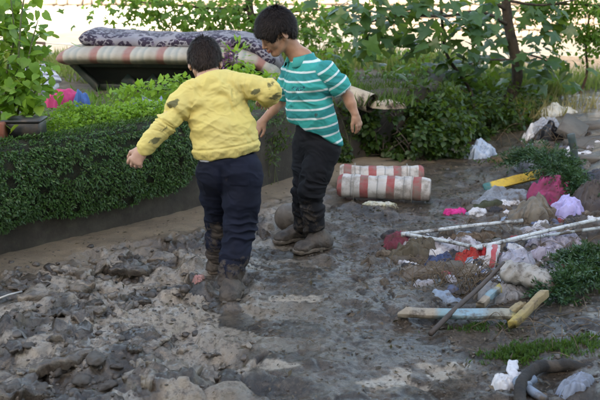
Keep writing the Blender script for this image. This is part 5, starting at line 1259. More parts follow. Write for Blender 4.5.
def hand(v, wrist, d, n, right, L=.135, curl=(.35, .5, .35), spread=.10, k=.005, thumb_in=.5):
    """palm, four unequal bent fingers and a thumb; d towards the fingers, n out of the palm"""
    d = unit(d); n = A3(n); n = n-d*n.dot(d); n = unit(n); t = np.cross(d, n) if right else np.cross(n, d)   # t: thumb side
    wrist = A3(wrist); q = L/.135
    kn = wrist+d*.058*q
    v.cap(wrist-d*.012*q, wrist+d*.020*q, .0185*q, .022*q, .66, t, k=.012)
    v.cap(wrist+d*.018*q+t*.004*q, kn+t*.010*q, .020*q, .019*q, .60, t, k=.012)
    v.cap(wrist+d*.018*q-t*.008*q, kn-t*.014*q, .017*q, .017*q, .64, t, k=.012)
    v.ell(wrist+d*.022*q+t*.016*q+n*.006*q, (.017*q, .024*q, .012*q), (t, d, n), k=.010)
    lens = (.042, .049, .046, .036); offs = (.0255, .0085, -.0085, -.0245)
    for i in range(4):
        b = kn+t*offs[i]*q-d*(0.001, 0, .001, .006)[i]*q
        a = 0.0; p = b; l = lens[i]*q; dirv = d+t*spread*(1.2, .35, -.4, -1.2)[i]; dirv = unit(dirv)
        r = .0082*q*(1, 1.02, .98, .88)[i]
        for jn, (fr, cu) in enumerate(zip((.46, .31, .23), curl)):
            a += cu*(1+.13*(i-1)); dv = unit(dirv*math.cos(a)+n*math.sin(a))
            e = p+dv*l*fr; v.cap(p, e, r*(1-.06*jn), r*(1-.06*(jn+1)), k=.0022 if jn else .004); p = e
    b = wrist+d*.016*q+t*.020*q+n*.004*q
    td = unit(d*.72+t*.62+n*.25); e = b+td*.030*q; v.cap(b, e, .0115*q, .0095*q, k=.007)
    td = unit(d*.90+t*(.40-.5*thumb_in)+n*.30*thumb_in*2); e2 = e+td*.024*q; v.cap(e, e2, .0092*q, .0085*q, k=.003)
    td = unit(d*.90+t*(.15-.5*thumb_in)+n*.35*thumb_in*2); v.cap(e2, e2+td*.018*q, .0085*q, .007*q, k=.003)

def head(v, C, F, U, s=1.0, face=True):
    """C centre of the skull, F forward, U up; s=1: 0.205 m from chin to crown"""
    F = unit(F); U = A3(U); U = unit(U-F*U.dot(F)); R_ = np.cross(F, U)            # R_: the person's right
    M = np.array([R_, F, U])
    P = lambda x, y, z: A3(C)+(R_*x+F*y+U*z)*s
    e = lambda c, r, k=.012, mode='add': v.ell(P(*c), A3(r)*s, M, k*s, mode)
    e((0, -.012, .022), (.070, .086, .078)); e((0, .018, .012), (.064, .066, .068), .02)
    e((0, .040, -.036), (.052, .044, .060), .022); e((0, .030, -.066), (.046, .044, .036), .02)
    for sx in (-1, 1):
        v.cap(P(sx*.050, -.002, -.050), P(sx*.020, .062, -.092), .015*s, .016*s, k=.018*s)       # jaw
        e((sx*.036, .058, -.034), (.022, .020, .022), .014)                                    # cheeks
    e((0, .068, -.092), (.019, .017, .016), .014)                                              # chin
    v.cap(P(-.028, .075, .017), P(.028, .075, .017), .013*s, .013*s, k=.012*s)                   # brow
    for sx in (-1, 1):
        e((sx*.0300, .092, -.004), (.017, .014, .0105), .008, 'sub')                           # eye socket
        e((sx*.0295, .071, -.005), (.0135, .0125, .0118), .003)                                # eyeball under the lid
        v.cap(P(sx*.019, .0815, -.0005), P(sx*.041, .0755, -.0035), .0032*s, .0028*s, k=.003*s)  # upper lid fold
    v.cap(P(0, .083, .004), P(0, .1005, -.031), .0075*s, .0105*s, k=.010*s)                      # nose
    e((0, .101, -.034), (.0095, .0085, .008), .006)
    for sx in (-1, 1): e((sx*.0105, .092, -.036), (.0065, .008, .006), .004)
    e((0, .083, -.052), (.020, .012, .014), .010)
    e((0, .0915, -.0585), (.019, .0075, .0046), .003); e((0, .0895, -.0685), (.016, .008, .0052), .003)   # lips
    v.cap(P(-.022, .090, -.0632), P(.022, .090, -.0632), .0022*s, .0022*s, k=.003*s, mode='sub')
    for sx in (-1, 1):                                                                         # ears
        eM = np.array([unit(R_*sx+F*-.45), unit(F+R_*sx*.45), U])
        v.ell(P(sx*.077, -.010, -.012), A3((.0065, .019, .030))*s, eM, .006*s)
        v.ell(P(sx*.084, -.008, -.008), A3((.0055, .011, .019))*s, eM, .004*s, 'sub')
        v.ell(P(sx*.073, .002, -.036), A3((.006, .009, .010))*s, eM, .005*s)
    return P, M

def skin_mat(name, c, c2, lip):
    x = NT(name)
    k = x.mix(x.ramp(x.noise(28, 4), [(.35, 0.0), (.7, 1.0)]), c, c2)
    k = x.mix(x.attr("lip"), k, lip)
    k = x.mix(x.math('MULTIPLY', x.attr("dirt"), x.ramp(x.noise(26, 5, .65), [(.45, 0.0), (.58, .8)])), k, (.13, .10, .08))
    x.setc(k); x.setr(.52); x.b.inputs["Subsurface Weight"].default_value = .12; x.b.inputs["Subsurface Radius"].default_value = (.012, .005, .003)
    x.b.inputs["Subsurface Scale"].default_value = .6
    x.bump(x.noise(210, 3), .12, .001); return x.m
HAIRM = NT("dark_hair"); HAIRM.setc(HAIRM.ramp(HAIRM.n("ShaderNodeNewGeometry").outputs["Random Per Island"], [(0, (.008, .006, .006)), (.7, (.018, .013, .012)), (1, (.035, .025, .022))])); HAIRM.setr(.6); HAIRM.b.inputs['Specular IOR Level'].default_value = .22
BROWN_HAIR = NT("brown_black_hair"); BROWN_HAIR.setc(BROWN_HAIR.ramp(BROWN_HAIR.n("ShaderNodeNewGeometry").outputs["Random Per Island"], [(0, (.012, .008, .007)), (.7, (.03, .02, .017)), (1, (.055, .038, .03))])); BROWN_HAIR.setr(.6); BROWN_HAIR.b.inputs['Specular IOR Level'].default_value = .22

def hair(parent, P, M, s, mat, thick, nst, length, seed, fringe):
    """a cap of hair over the skull and a coat of short locks on it; fringe(x,y,z) true where hair grows"""
    C = P(0, 0, 0); R_, F, U = M
    v = Vol(C-.16*s, C+.16*s, .0034)
    e = lambda c, r, k=.012, mode='add': v.ell(P(*c), A3(r)*s, M, k*s, mode)
    t = thick
    e((0, -.012, .022), (.070+t*.55, .086+t*.7, .078+t)); e((0, .016, .014+t*.35), (.064+t*.5, .068+t*.55, .069+t*.75), .02)
    e((0, -.055, -.025), (.052, .040, .050), .02)
    # clear the face, the nape and the ears
    v.cut(P(0, .073, .030), F*.93-U*.37, .012) if False else None
    e((0, .112, -.026), (.090, .068, .064), .008, 'sub'); e((0, .030, -.095), (.11, .090, .064), .012, 'sub')
    for sx in (-1, 1): e((sx*.088, .022, -.028), (.034, .050, .046), .008, 'sub')
    Vv, Ff, N = v.mesh()
    nz = fbm(Vv[:, 0]*60, Vv[:, 1]*60, Vv[:, 2]*60, 3)
    Vv = Vv+N*(nz*.004)[:, None]
    put("hair", Vv, Ff, mat, parent)
    # locks
    r_ = np.random.default_rng(seed); lc_ = (Vv-C)@M.T/s; okp = np.flatnonzero((lc_[:, 2] > -.012) | (lc_[:, 1] < -.045)); pick = okp[r_.choice(len(okp), nst)]
    b = Vv[pick]; n = N[pick]
    loc = (b-C)@M.T/s
    sw = -U*1.0+F*.35
    crown = C+(-F*.05+U*.09)*s
    flow = b-crown; flow /= np.linalg.norm(flow, axis=1, keepdims=True)+1e-6
    d = flow-n*(flow*n).sum(1, keepdims=True)+n*.15+r_.normal(size=n.shape)*.17
    d /= np.linalg.norm(d, axis=1, keepdims=True)
    sd = np.cross(d, n); sd /= np.linalg.norm(sd, axis=1, keepdims=True)+1e-6
    L = length*r_.uniform(.55, 1.25, nst)[:, None]; wv = (.0009+.0006*r_.random(nst))[:, None]
    b = b-n*.002
    mid = b+d*L*.55+n*.0035; tip = b+d*L-n*.0015+flow*L*.15
    V = np.stack([b-sd*wv, b+sd*wv, mid+sd*wv*.8, mid-sd*wv*.8, tip], 1).reshape(-1, 3)
    i5 = np.arange(nst)[:, None]*5
    F4 = i5+np.array([[0, 1, 2, 3]]); F3 = i5+np.array([[3, 2, 4]])
    o = put("hair_locks", V, [F3, F4], mat, parent); tag(o, kind="stuff")

def add_eyebrows(parent, P, M, s, mat):
    for sx in (-1, 1):
        m_ = MB(); path = [P(sx*.013, .0885, .014), P(sx*.026, .0870, .0205), P(sx*.040, .0795, .0185), P(sx*.049, .069, .012)]
        m_.addmix(*tube(spline(path, 4), np.linspace(.0030, .0012, 13)*s, 6, flat=.7)); m_.put("eyebrow", mat, parent)
        m_ = MB(); path = [P(sx*.0175, .0820, -.0100), P(sx*.030, .0855, -.0125), P(sx*.0415, .0770, -.0100)]
        m_.addmix(*tube(spline(path, 4), .0011*s, 5)); m_.put("eyelashes", mat, parent)

def folds(V, N, amp, f, seed, axis=(0, 0, 1), stretch=2.6, ridged=True):
    """cloth folds: ridges that run across `axis`"""
    ax = unit(axis); a = V@ax; rest = V-np.outer(a, ax)
    q = rest*f/stretch+np.outer(a*f, ax)
    w = fbm(V[:, 0]*f*.4+seed, V[:, 1]*f*.4, V[:, 2]*f*.4, 2)
    n = fbm(q[:, 0]+w*.9+seed, q[:, 1]+w*.7, q[:, 2]+w*1.1, 3)
    h = (1-2*np.abs(n)*1.6) if ridged else n
    return V+N*(amp*h)[:, None] if np.isscalar(amp) else V+N*((amp*h)[:, None])
def near(V, p, r): return np.exp(-((V-A3(p))**2).sum(1)/r**2)

def make_shoe(parent, heel, toe, ankle, mat, name, seed, L=.20, up=(0, 0, 1)):
    heel = A3(heel); toe = A3(toe); d = unit(toe-heel); U = unit(A3(up)-d*A3(up).dot(d)); S = np.cross(d, U); L = np.linalg.norm(toe-heel)
    q = L/.20
    v = Vol(np.minimum(heel, toe)-.07, np.maximum(heel, toe)+np.array([.07, .07, .14]), .0036)
    v.cap(heel+d*.030*q+U*.030*q, heel+d*.085*q+U*.034*q, .034*q, .036*q, .95, S, k=.02)
    v.cap(heel+d*.085*q+U*.036*q, heel+d*.160*q+U*.024*q, .037*q, .034*q, .72, S, k=.02)
    v.cap(heel+d*.150*q+U*.022*q, heel+d*.178*q+U*.019*q, .034*q, .024*q, .62, S, k=.02)
    v.cap(heel+d*.036*q+U*.022*q, A3(ankle)+U*.01, .037*q, .040*q, k=.035)
    v.cut(heel+U*.012, -U, .004)
    V, F, N = v.mesh()
    n = fbm(V[:, 0]*38+seed, V[:, 1]*38, V[:, 2]*38, 4); n2 = fbm(V[:, 0]*90, V[:, 1]*90+seed, V[:, 2]*90, 3)
    V = V+N*(.005*np.clip(n, -.2, 1)+.002*n2)[:, None]
    sh = put(name, V, F, mat, parent)
    v = Vol(np.minimum(heel, toe)-.07, np.maximum(heel, toe)+np.array([.07, .07, .08]), .0036)
    v.cap(heel+d*.030*q+U*.012*q, heel+d*.095*q+U*.012*q, .0375*q, .036*q, 1.0, S, k=.01)
    v.cap(heel+d*.095*q+U*.012*q, heel+d*.166*q+U*.012*q, .036*q, .036*q, 1.0, S, k=.01)
    v.cut(heel+U*.021, U, .004); v.cut(heel-U*.002, -U, .003)
    V, F, N = v.mesh(); V = V+N*(.003*fbm(V[:, 0]*70+seed, V[:, 1]*70, V[:, 2]*70, 3))[:, None]
    put("sole", V, F, SOLEM, sh)
    return sh

def mudcloth(name, base, base2, rough=.85, weave=700, low=None, spots=None, stripe=None, sheen=.0, mudcol=(.115, .092, .075)):
    """cloth; `mud` attribute = how muddy (0..1), noise breaks its edge"""
    x = NT(name)
    c = x.mix(x.ramp(x.noise(7, 4), [(.3, 0.0), (.7, 1.0)]), base, base2)
    if stripe: c = stripe(x, c)
    m = x.attr("mud")
    edge = x.math('ADD', x.math('MULTIPLY', m, 1.25), x.math('MULTIPLY', x.math('SUBTRACT', x.noise(24, 7, .75, dist=.6), .5), 1.9))
    f = x.ramp(edge, [(.50, 0.0), (.66, 1.0)])
    f = x.math('MULTIPLY', f, x.ramp(m, [(.02, 0.0), (.12, 1.0)]))
    mc = x.mix(x.noise(20, 4), mudcol, tuple(v*.45 for v in mudcol))
    x.setc(x.mix(x.math('MULTIPLY', f, .88), c, mc)); x.setr(rough); x.b.inputs["Sheen Weight"].default_value = sheen; x.b.inputs["Specular IOR Level"].default_value = .2
    b = x.bump(x.noise(90, 5, .6), .12, .003); x.bump(x.noise(weave, 2), .15, .001, b)
    return x.m
SOLEM = simple("muddy_sole", (.17, .135, .105), (.09, .07, .055), 30, .75, .5, 80, .005)
SHOEM = simple("mud_caked_shoe", (.085, .066, .052), (.035, .028, .024), 24, .7, .6, 70, .006)

# ------------------------------------------------------------------ boy in yellow, seen from behind
def yellow_boy():
    D = lambda px, py, Y: A3(dp(px, py, Y))
    pel = D(229, 166, 3.82); lhip = pel+np.array([-.070, .02, -.03]); rhip = pel+np.array([.070, -.02, -.03])
    lkn = D(219, 219, 3.98); lan = D(216, 257, 4.03); rkn = D(240, 228, 3.79); ran = D(230, 280, 3.70)
    waist = D(227, 146, 3.82); belly = D(223, 128, 3.84); chest = D(217, 104, 3.88); upch = D(215, 90, 3.91)
    nb = D(211, 80, 3.94); C = D(205, 61, 4.02)
    lsh = D(190, 93, 3.86); rsh = D(239, 86, 3.90)
    lel = D(169, 119, 3.80); lwr = D(144, 148, 3.74); rel = D(270, 92, 3.86); rwr = D(266, 99, 4.06)
    print("yellow z:", [round(float(q[2]), 2) for q in (lan, ran, lkn, rkn, pel, waist, chest, nb, C, lsh, rsh, lel, lwr)])
    base = (float(pel[0]), float(pel[1]), 0.0)
    t = thing("person", base, "child in yellow long-sleeved sweatshirt seen from behind, arms spread, dark muddy trousers", "person")
    # --- body
    v = Vol(np.minimum.reduce([lwr, lan, ran, C])-np.array([.16, .16, .10]), np.maximum.reduce([C, rel, rwr])+np.array([.10, .20, .14]), .0031)
    F_ = np.array([-.06, math.cos(math.radians(30)), -math.sin(math.radians(30))]); U_ = np.array([-.10, .48, .86])
    s = .96
    P, M = head(v, C, F_, U_, s)
    wd_ = unit(rsh-lsh)
    v.cap(nb-np.array([0, .0, .02]), C+(-M[1]*.02-M[2]*.045)*s, .047, .045, k=.02)
    v.chain([nb, upch, chest, belly, waist, pel], [.075, .105, .118, .110, .110, .115], .62, wd_, k=.03)
    for a, b, c_ in ((lsh, lel, lwr), (rsh, rel, rwr)):
        v.chain([a, b, c_], [.037, .030, .021], k=.02)
    for a, b, c_ in ((lhip, lkn, lan), (rhip, rkn, ran)):
        v.chain([a, b, c_], [.066, .045, .032], k=.02)
    hand(v, lwr+unit(lwr-lel)*.010, (-.52, -.12, -.80), (.10, .92, -.25), False, .148, (.40, .70, .5), .08, thumb_in=.7)
    hand(v, rwr, (rwr-rel)*np.array([1, 1, 1])+np.array([0, 0, -.04]), (-.3, 0, -1), True, .118, (.3, .5, .4))
    V, F, N = v.mesh()
    dirt = near(V, lwr+np.array([-.05, 0, -.06]), .06)*.3
    body = put("body", V, F, skin_mat("skin_fair", (.52, .315, .235), (.44, .245, .18), (.42, .18, .16)), t, attrs={"lip": np.zeros(len(V)), "dirt": dirt})
    hair(t, P, M, s, BROWN_HAIR.m, .016, 24000, .022, 3, None)
    # --- sweatshirt
    v = Vol(np.minimum.reduce([lwr, waist])-np.array([.10, .24, .14]), np.maximum.reduce([rel, rwr, nb])+.14, .0036)
    v.chain([nb+np.array([0, .0, -.035]), upch, chest, belly, waist+np.array([0, 0, -.02]), pel+np.array([0, 0, .005])],
            [.080, .124, .134, .136, .144, .146], .66, wd_, k=.03)
    hemn = unit(pel-waist)+np.array([.05, 0, 0])
    hemp = tmplmix(waist, pel, .40)
    v.chain([lsh+np.array([.012, 0, 0]), tmplmix(lsh, lel, .5), lel, lwr], [.053, .046, .041, .034], k=.024)
    v.chain([rsh+np.array([-.012, 0, 0]), tmplmix(rsh, rel, .5), rel, rwr], [.052, .047, .045, .036], k=.024)
    v.cut(hemp, hemn, .010)
    v.cut(lwr, lwr-lel, .005)
    v.ell(nb+np.array([0, .012, .035]), (.062, .055, .045), None, .008, 'sub')
    v.cap(tmplmix(lel, lwr, .86), tmplmix(lel, lwr, .985), .0335, .0315, k=.004)             # cuff
    V, F, N = v.mesh()
    ax = unit(rsh-lsh)
    wst = sstep(.12, -.03, np.abs((V-belly)@unit(chest-belly)))
    inward = near(V, lsh+np.array([.05, 0, -.07]), .10)+near(V, rsh+np.array([-.05, 0, -.07]), .10)+near(V, lel, .08)+near(V, rel, .08)
    isl = np.minimum(np.linalg.norm(V-lel, axis=1), np.linalg.norm(V-tmplmix(lsh, lel, .5), axis=1)) < .10
    V = folds(V, N, .0035+.0075*np.clip(inward, 0, 1), 17, 1.3, axis=unit(lwr-lsh), stretch=2.4)
    V = folds(V, N, .0065, 8, 5.3, axis=(.35, 0, .94), stretch=3.2)
    V = folds(V, N, .0045, 15, 7.3, axis=(-.55, 0, .83), stretch=4.0)
    V = folds(V, N, .0018, 30, 9.1, axis=(.2, .1, .97), stretch=2.0)
    # ribbed hem band and armhole seams
    hd = (V-hemp)@unit(hemn)
    V = V-N*(.006*np.exp(-((hd+.050)/.005)**2)+.007*sstep(-.048, 0, hd))[:, None]
    rib = (hd > -.045); V = V+N*(.0012*rib*np.sin(V[:, 0]*900))[:, None]
    for sh, d_ in ((lsh, lel-lsh), (rsh, rel-rsh)):
        q = (V-(sh-unit(d_)*.005))@unit(d_+np.array([0, 0, .06])); V = V-N*(.0035*np.exp(-(q/.0035)**2)*(np.linalg.norm(V-sh, axis=1) < .10))[:, None]
    mud = np.zeros(len(V))
    for (p, r, a) in ((D(172, 104, 3.76), .040, .75), (D(163, 130, 3.72), .030, .55), (D(155, 141, 3.72), .026, .75), (D(270, 84, 3.82), .030, .75), (D(256, 91, 3.82), .028, .65), (D(275, 96, 3.83), .030, .70),
                      (D(277, 89, 3.84), .022, .65), (D(190, 130, 3.80), .05, .25), (D(208, 134, 3.76), .05, .18), (D(172, 104, 3.8), .018, .4)):
        q = V-p; mud = np.maximum(mud, a*np.exp(-((q[:, 0]+.5*q[:, 2])**2/(r*1.5)**2+(q[:, 2]-.5*q[:, 0])**2/(r*.75)**2+q[:, 1]**2/(r*1.4)**2)))
    put("sweatshirt", V, F, mudcloth("yellow_sweatshirt", (.66, .545, .18), (.60, .50, .19), .9, mudcol=(.10, .11, .065)), t, attrs={"mud": mud})
    # --- undershirt tail
    c_ = D(206, 158.5, 3.745); v = Vol(c_-.12, c_+.12, .0035)
    v.cap(c_+np.array([-.022, .02, .016]), c_+np.array([.030, -.012, .012]), .026, .022, .55, (0, .2, 1), k=.01)
    v.cap(c_+np.array([-.022, .015, .0]), c_+np.array([.012, -.004, -.002]), .018, .014, .6, (0, .2, 1), k=.01)
    V, F, N = v.mesh(); V = folds(V, N, .004, 22, 3)
    put("undershirt", V, F, simple("white_undershirt", (.72, .72, .76), (.62, .62, .68), 10, .9, .15), t)
    # --- trousers
    v = Vol(np.minimum.reduce([lan, ran, pel])-np.array([.16, .20, .05]), np.maximum.reduce([pel, waist, lan])+np.array([.18, .18, .02]), .0038)
    v.chain([tmplmix(waist, pel, .35), pel+np.array([0, 0, -.015]), pel+np.array([0, .0, -.045])], [.126, .132, .122], .76, wd_, k=.02)
    v.chain([lhip, tmplmix(lhip, lkn, .5), lkn, tmplmix(lkn, lan, .55), lan], [.088, .075, .058, .050, .043], k=.025)
    v.chain([rhip, tmplmix(rhip, rkn, .5), rkn, tmplmix(rkn, ran, .55), ran], [.092, .084, .071, .062, .052], k=.025)
    v.cut(tmplmix(waist, pel, .42), waist-pel, .006)
    V, F, N = v.mesh()
    kn_ = np.clip(near(V, rkn, .11)+near(V, lkn, .11)+near(V, ran, .10)+near(V, lan, .10), 0, 1)
    V = folds(V, N, .003+.008*kn_, 20, 2.2, axis=(.15, .1, .98), stretch=3)
    V = folds(V, N, .004, 9, 4.4, axis=(.5, 0, .86), stretch=2.5)
    # crease between the seat halves, back pocket, waistband
    cr = pel+np.array([-.028, -.05, -.05]); q = (V-cr); V = V-N*(.010*np.exp(-(q[:, 0]/.010)**2)*sstep(.09, .02, np.abs(q[:, 2]))*(N[:, 1] < .2))[:, None]
    pk = pel+np.array([.055, -.09, -.02]); q = np.maximum(np.abs(V[:, 0]-pk[0])/.042, np.abs(V[:, 2]-pk[2])/.048)
    V = V+N*(.003*(q < 1)*(N[:, 1] < -.3))[:, None]
    mud = np.clip(sstep(.30, .02, V[:, 2])*.62+near(V, lkn+np.array([0, -.04, -.03]), .07)*.45+near(V, pel+np.array([-.03, -.1, -.05]), .06)*.32+sstep(.6, .3, V[:, 2])*.12, 0, 1)
    put("trousers", V, F, mudcloth("navy_trousers", (.009, .013, .030), (.006, .008, .017), .82, mudcol=(.10, .082, .07)), t, attrs={"mud": mud})
    g0 = gp(226, 307, 0.0)
    make_shoe(t, (float(g0.x)+.004, float(g0.y)+.012, .0), D(240, 276, 3.80)*np.array([1, 1, 0])+np.array([-.004, -.015, .004]), ran, SHOEM, "shoe", 1.0)
    g1 = gp(212, 274, 0.0)
    make_shoe(t, (g1.x+.004, g1.y-.0, .0), (g1.x+.03, g1.y+.18, .004), lan, SHOEM, "shoe", 5.0)
    return t
yellow_boy()

# ------------------------------------------------------------------ boy in the striped polo shirt
def teal_boy():
    D = lambda px, py, Y: A3(dp(px, py, Y))
    fwd = unit((-.80, -.60, 0)); lft = unit((.60, -.80, 0))
    pel = D(316, 141, 4.46); lhip = pel+lft*.070-np.array([0, 0, .03]); rhip = pel-lft*.070-np.array([0, 0, .03])
    lkn = D(311, 189, 4.36); lan = D(314, 229, 4.42); rkn = D(304, 189, 4.47); ran = D(304, 225, 4.54)
    waist = D(314, 124, 4.45); belly = D(309, 110, 4.44); chest = D(307, 87, 4.44); upch = D(307, 73, 4.45); nb = D(302, 58, 4.46)
    C = D(276.5, 31.5, 4.43)
    lsh = D(328, 70, 4.34); rsh = D(290, 72, 4.57)
    lel = D(348, 97, 4.36); lwr = D(355, 114, 4.33); rel = D(281, 101, 4.66); rwr = D(263, 121, 4.58)
    print("teal z:", [round(float(q[2]), 2) for q in (lan, ran, lkn, rkn, pel, waist, chest, nb, C, lsh, rsh, lel, lwr)])
    t = thing("person", (float(pel[0]), float(pel[1]), 0), "taller dark-haired child in teal and white striped polo shirt, looking down, dark trousers", "person")
    v = Vol(np.minimum.reduce([rwr, lan, ran, C])-np.array([.14, .16, .10]), np.maximum.reduce([C, lwr, rel])+np.array([.12, .14, .15]), .0031)
    pt = math.radians(31); hy = unit((-.91, -.41, 0))
    F_ = hy*math.cos(pt)+np.array([0, 0, -math.sin(pt)]); U_ = hy*math.sin(pt)+np.array([0, 0, math.cos(pt)])
    s = 1.0
    P, M = head(v, C, F_, U_, s)
    v.cap(nb-np.array([0, 0, .02]), C+(-M[1]*.022-M[2]*.05)*s, .050, .046, k=.02)
    v.chain([nb, upch, chest, belly, waist, pel], [.075, .105, .118, .108, .106, .112], .66, lft, k=.03)
    for a, b, c_ in ((lsh, lel, lwr), (rsh, rel, rwr)): v.chain([a, b, tmplmix(b, c_, .4), c_], [.032, .029, .028, .020], k=.015)
    for a, b, c_ in ((lhip, lkn, lan), (rhip, rkn, ran)): v.chain([a, b, c_], [.066, .046, .034], k=.02)
    hand(v, lwr+unit(lwr-lel)*.006, (.34, .02, -.94), (-.75, .62, -.2), False, .128, (.25, .45, .35), .08, thumb_in=.3)
    hand(v, rwr, (-.42, -.15, -.50), (.35, .75, -.4), True, .128, (.30, .45, .35), .08, thumb_in=.3)
    V, F, N = v.mesh()
    loc = (V-C)@M.T/s
    lip = np.exp(-((loc[:, 0]/.021)**2)**2)*np.exp(-((loc[:, 2]+.0635)/.0095)**4)*(loc[:, 1] > .075)
    dirt = near(V, lwr+np.array([.03, 0, -.06]), .07)*.4+near(V, rwr+np.array([-.03, 0, -.04]), .06)*.4
    put("body", V, F, skin_mat("skin_tan", (.40, .215, .14), (.32, .16, .10), (.36, .11, .095)), t, attrs={"lip": lip, "dirt": dirt})
    hair(t, P, M, s, HAIRM.m, .026, 32000, .022, 9, None)
    add_eyebrows(t, P, M, s, HAIRM.m)
    # --- polo shirt
    v = Vol(np.minimum.reduce([rsh, rel, waist, pel])-np.array([.16, .18, .08]), np.maximum.reduce([lel, rel, nb])+np.array([.14, .14, .14]), .0036)
    v.chain([nb+np.array([.004, 0, -.032]), upch, chest, belly, waist, pel+np.array([.012, 0, -.02])], [.082, .126, .140, .140, .146, .158], .70, lft, k=.03)
    v.chain([lsh-lft*.012, tmplmix(lsh, lel, .55), lel], [.050, .046, .047], k=.022)
    v.chain([rsh+lft*.012, tmplmix(rsh, rel, .55), rel], [.052, .048, .050], k=.022)
    lc = tmplmix(lsh, lel, .62)
    v.cut(tmplmix(waist, pel, .50), unit((-.42, -.1, -.9)), .008)
    # sleeve ends (only on the outside of the arms)
    def sleeve_cut(p, n, far):
        sl, X, Y, Z = v.region(A3(far)-.13, A3(far)+.13); n = unit(n)
        d = (X-p[0])*n[0]+(Y-p[1])*n[1]+(Z-p[2])*n[2]
        inside = np.sqrt((X-far[0])**2+(Y-far[1])**2+(Z-far[2])**2) < .115
        f = v.f[sl]; v.f[sl] = np.where(inside, np.maximum(f, d.astype(np.float32)), f)
    v2 = v
    sleeve_cut(lc, lel-lsh, lel+unit(lel-lsh)*.06+lft*.01); sleeve_cut(tmplmix(rsh, rel, .66), rel-rsh, rel+unit(rel-rsh)*.06-lft*.01)
    v.ell(nb+np.array([-.012, -.008, .035]), (.060, .058, .045), None, .006, 'sub')
    v.cap(lc-unit(lel-lsh)*.02, lel, .044, .044, k=.004, mode='sub') if False else None
    V, F, N = v.mesh()
    arm = np.linalg.norm(V-tmplmix(lsh, lel, .45), axis=1); armd = (V-lsh)@unit(lel-lsh); side = (V-chest)@lft
    ta_ = np.clip(((V-lsh)@(lel-lsh))/((lel-lsh)@(lel-lsh)), 0, 1)[:, None]; ad_ = np.linalg.norm(V-lsh-ta_*(lel-lsh), axis=1)
    sd_ = np.minimum(side-.112-.25*np.clip(armd, 0, .1), .060-ad_); isl = sd_ > 0
    tor = (V-pel)@unit(upch-pel)
    infl = np.clip(near(V, lsh+np.array([-.03, 0, -.09]), .10)+near(V, waist, .12)+near(V, rsh, .1), 0, 1)
    V0 = V.copy()
    V = folds(V, N, .003+.007*infl, 15, 3.1, axis=(.55, 0, .83), stretch=3.0)
    V = folds(V, N, .005, 8, 8.8, axis=(-.5, .2, .8), stretch=3.0)
    V = folds(V, N, .0016, 30, 1.1, axis=(.2, .1, .97), stretch=2.0)
    sc_ = np.where(isl, armd*1.0+.51, tor+.006*fbm(V0[:, 0]*9, V0[:, 1]*9, V0[:, 2]*9, 2))
    fr = (V0-chest)@fwd; pl = (V0-chest)@lft
    # placket and chest print on the front only
    front = (fr > .03)
    V = V+N*(.0022*(front & (np.abs(pl) < .016) & (tor > .22)))[:, None]
    px_ = np.where(front, pl, 9.0)
    def stripes(x, c):
        sA = x.attr("s"); f = x.math('FRACT', x.math('MULTIPLY', sA, 1/.049))
        tone = x.math('FRACT', x.math('MULTIPLY', sA, 1/.098))
        c = x.mix(x.ramp(tone, [(.0, 0.0), (.48, 0.0), (.52, 1.0), (1.0, 1.0)]), c, (.012, .235, .245))
        c = x.mix(x.ramp(f, [(.0, 1.0), (.16, 1.0), (.21, 0.0), (.95, 0.0), (1.0, 1.0)]), c, (.52, .66, .68))
        c = x.mix(x.attr("seam"), c, (.014, .27, .27))
        # faded dark lettering across the left breast
        u = x.attr("pu"); h = x.attr("pv")
        inb = x.math('MULTIPLY', x.math('LESS_THAN', x.math('ABSOLUTE', u), .040), x.math('LESS_THAN', x.math('ABSOLUTE', h), .011))
        st = x.math('GREATER_THAN', x.noise(115, 2, .5), .52)
        c = x.mix(x.math('MULTIPLY', x.math('MULTIPLY', inb, st), .85), c, (.02, .035, .10))
        return c
    mud = np.clip(near(V, D(316, 115, 4.30), .022)*.55+near(V, D(300, 96, 4.33), .012)*.4+near(V, D(322, 117, 4.32), .02)*.5, 0, 1)
    put("polo_shirt", V, F, mudcloth("striped_polo", (.018, .34, .32), (.015, .30, .29), .85, stripe=stripes, mudcol=(.05, .06, .06)), t,
        attrs={"seam": np.exp(-(sd_/.006)**2)*.9, "s": sc_, "mud": mud, "pu": np.where(front, pl-.055, 9), "pv": tor-.315})
    # collar: two standing flaps round the neck
    m_ = MB(); n_ = 22; ring = []
    for i in range(n_+1):
        a = math.radians(22+316*i/n_); dx = fwd*math.cos(a)+lft*math.sin(a)
        cen = nb+np.array([-.008, -.004, .0])
        drop = .022*max(0, math.cos(a))
        ring.append((cen+dx*.060+np.array([0, 0, .010-drop*1.3]), cen+dx*.066+np.array([0, 0, .030-drop]), cen+dx*.073+np.array([0, 0, .026-drop]), cen+dx*.090+np.array([0, 0, -.012-drop*1.4]), cen+dx*.086+np.array([0, 0, -.016-drop*1.4]), cen+dx*.068+np.array([0, 0, .012-drop])))
    Vc = np.array(ring).reshape(-1, 3); J = np.arange(len(Vc)).reshape(n_+1, 6)
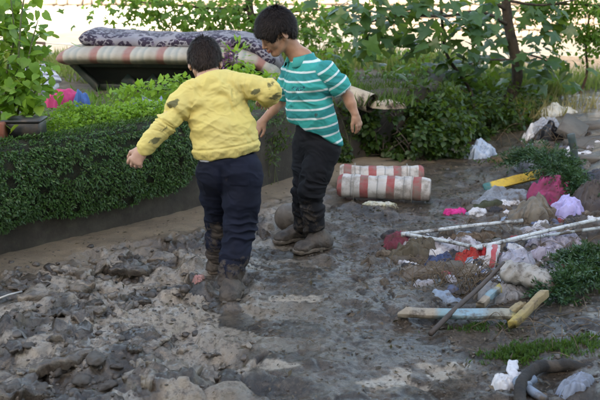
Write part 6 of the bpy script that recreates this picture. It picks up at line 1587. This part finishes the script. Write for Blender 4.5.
    Fc = np.stack([J[:-1], np.roll(J[:-1], -1, 1), np.roll(J[1:], -1, 1), J[1:]], -1).reshape(-1, 4)
    m_.add(Vc, Fc); m_.add(Vc[:6], [[0, 1, 2, 3], [0, 3, 4, 5]]); m_.add(Vc[-6:], [[3, 2, 1, 0], [5, 4, 3, 0]])
    m_.put("collar", simple("teal_collar", (.018, .33, .31), (.015, .27, .27), 12, .85, .15), t)
    # --- trousers
    v = Vol(np.minimum.reduce([lan, ran, lkn])-np.array([.16, .18, .06]), np.maximum.reduce([pel, waist, rhip])+np.array([.18, .16, .02]), .0038)
    v.chain([tmplmix(waist, pel, .4), pel, pel+np.array([0, 0, -.04])], [.116, .124, .112], .80, lft, k=.02)
    v.chain([lhip, tmplmix(lhip, lkn, .5), lkn, tmplmix(lkn, lan, .5), lan], [.088, .078, .062, .058, .056], k=.02)
    v.chain([rhip, tmplmix(rhip, rkn, .5), rkn, tmplmix(rkn, ran, .5), ran], [.086, .074, .060, .056, .052], k=.02)
    V, F, N = v.mesh()
    kn_ = np.clip(near(V, rkn, .12)+near(V, lkn, .12)+near(V, ran, .09)+near(V, lan, .09), 0, 1)
    V = folds(V, N, .003+.008*kn_, 19, 7.7, axis=(.15, .1, .98), stretch=3)
    V = folds(V, N, .004, 9, 6.4, axis=(.5, 0, .86), stretch=2.5)
    mud = np.clip(sstep(.42, .02, V[:, 2])*.55+near(V, lkn+np.array([-.04, -.03, -.08]), .09)*.25, 0, 1)
    put("trousers", V, F, mudcloth("black_trousers", (.011, .012, .016), (.007, .008, .011), .85, mudcol=(.085, .07, .06)), t, attrs={"mud": mud})
    h1 = gp(330, 246, 0); t1 = gp(294, 254, 0); make_shoe(t, (h1.x, h1.y, .0), (t1.x, t1.y, .0), lan, SHOEM, "shoe", 2.0)
    h2 = gp(309, 236, 0); t2 = gp(274, 244, 0); make_shoe(t, (h2.x, h2.y, .0), (t2.x, t2.y, .0), ran, SHOEM, "shoe", 8.0)
    return t
teal_boy()
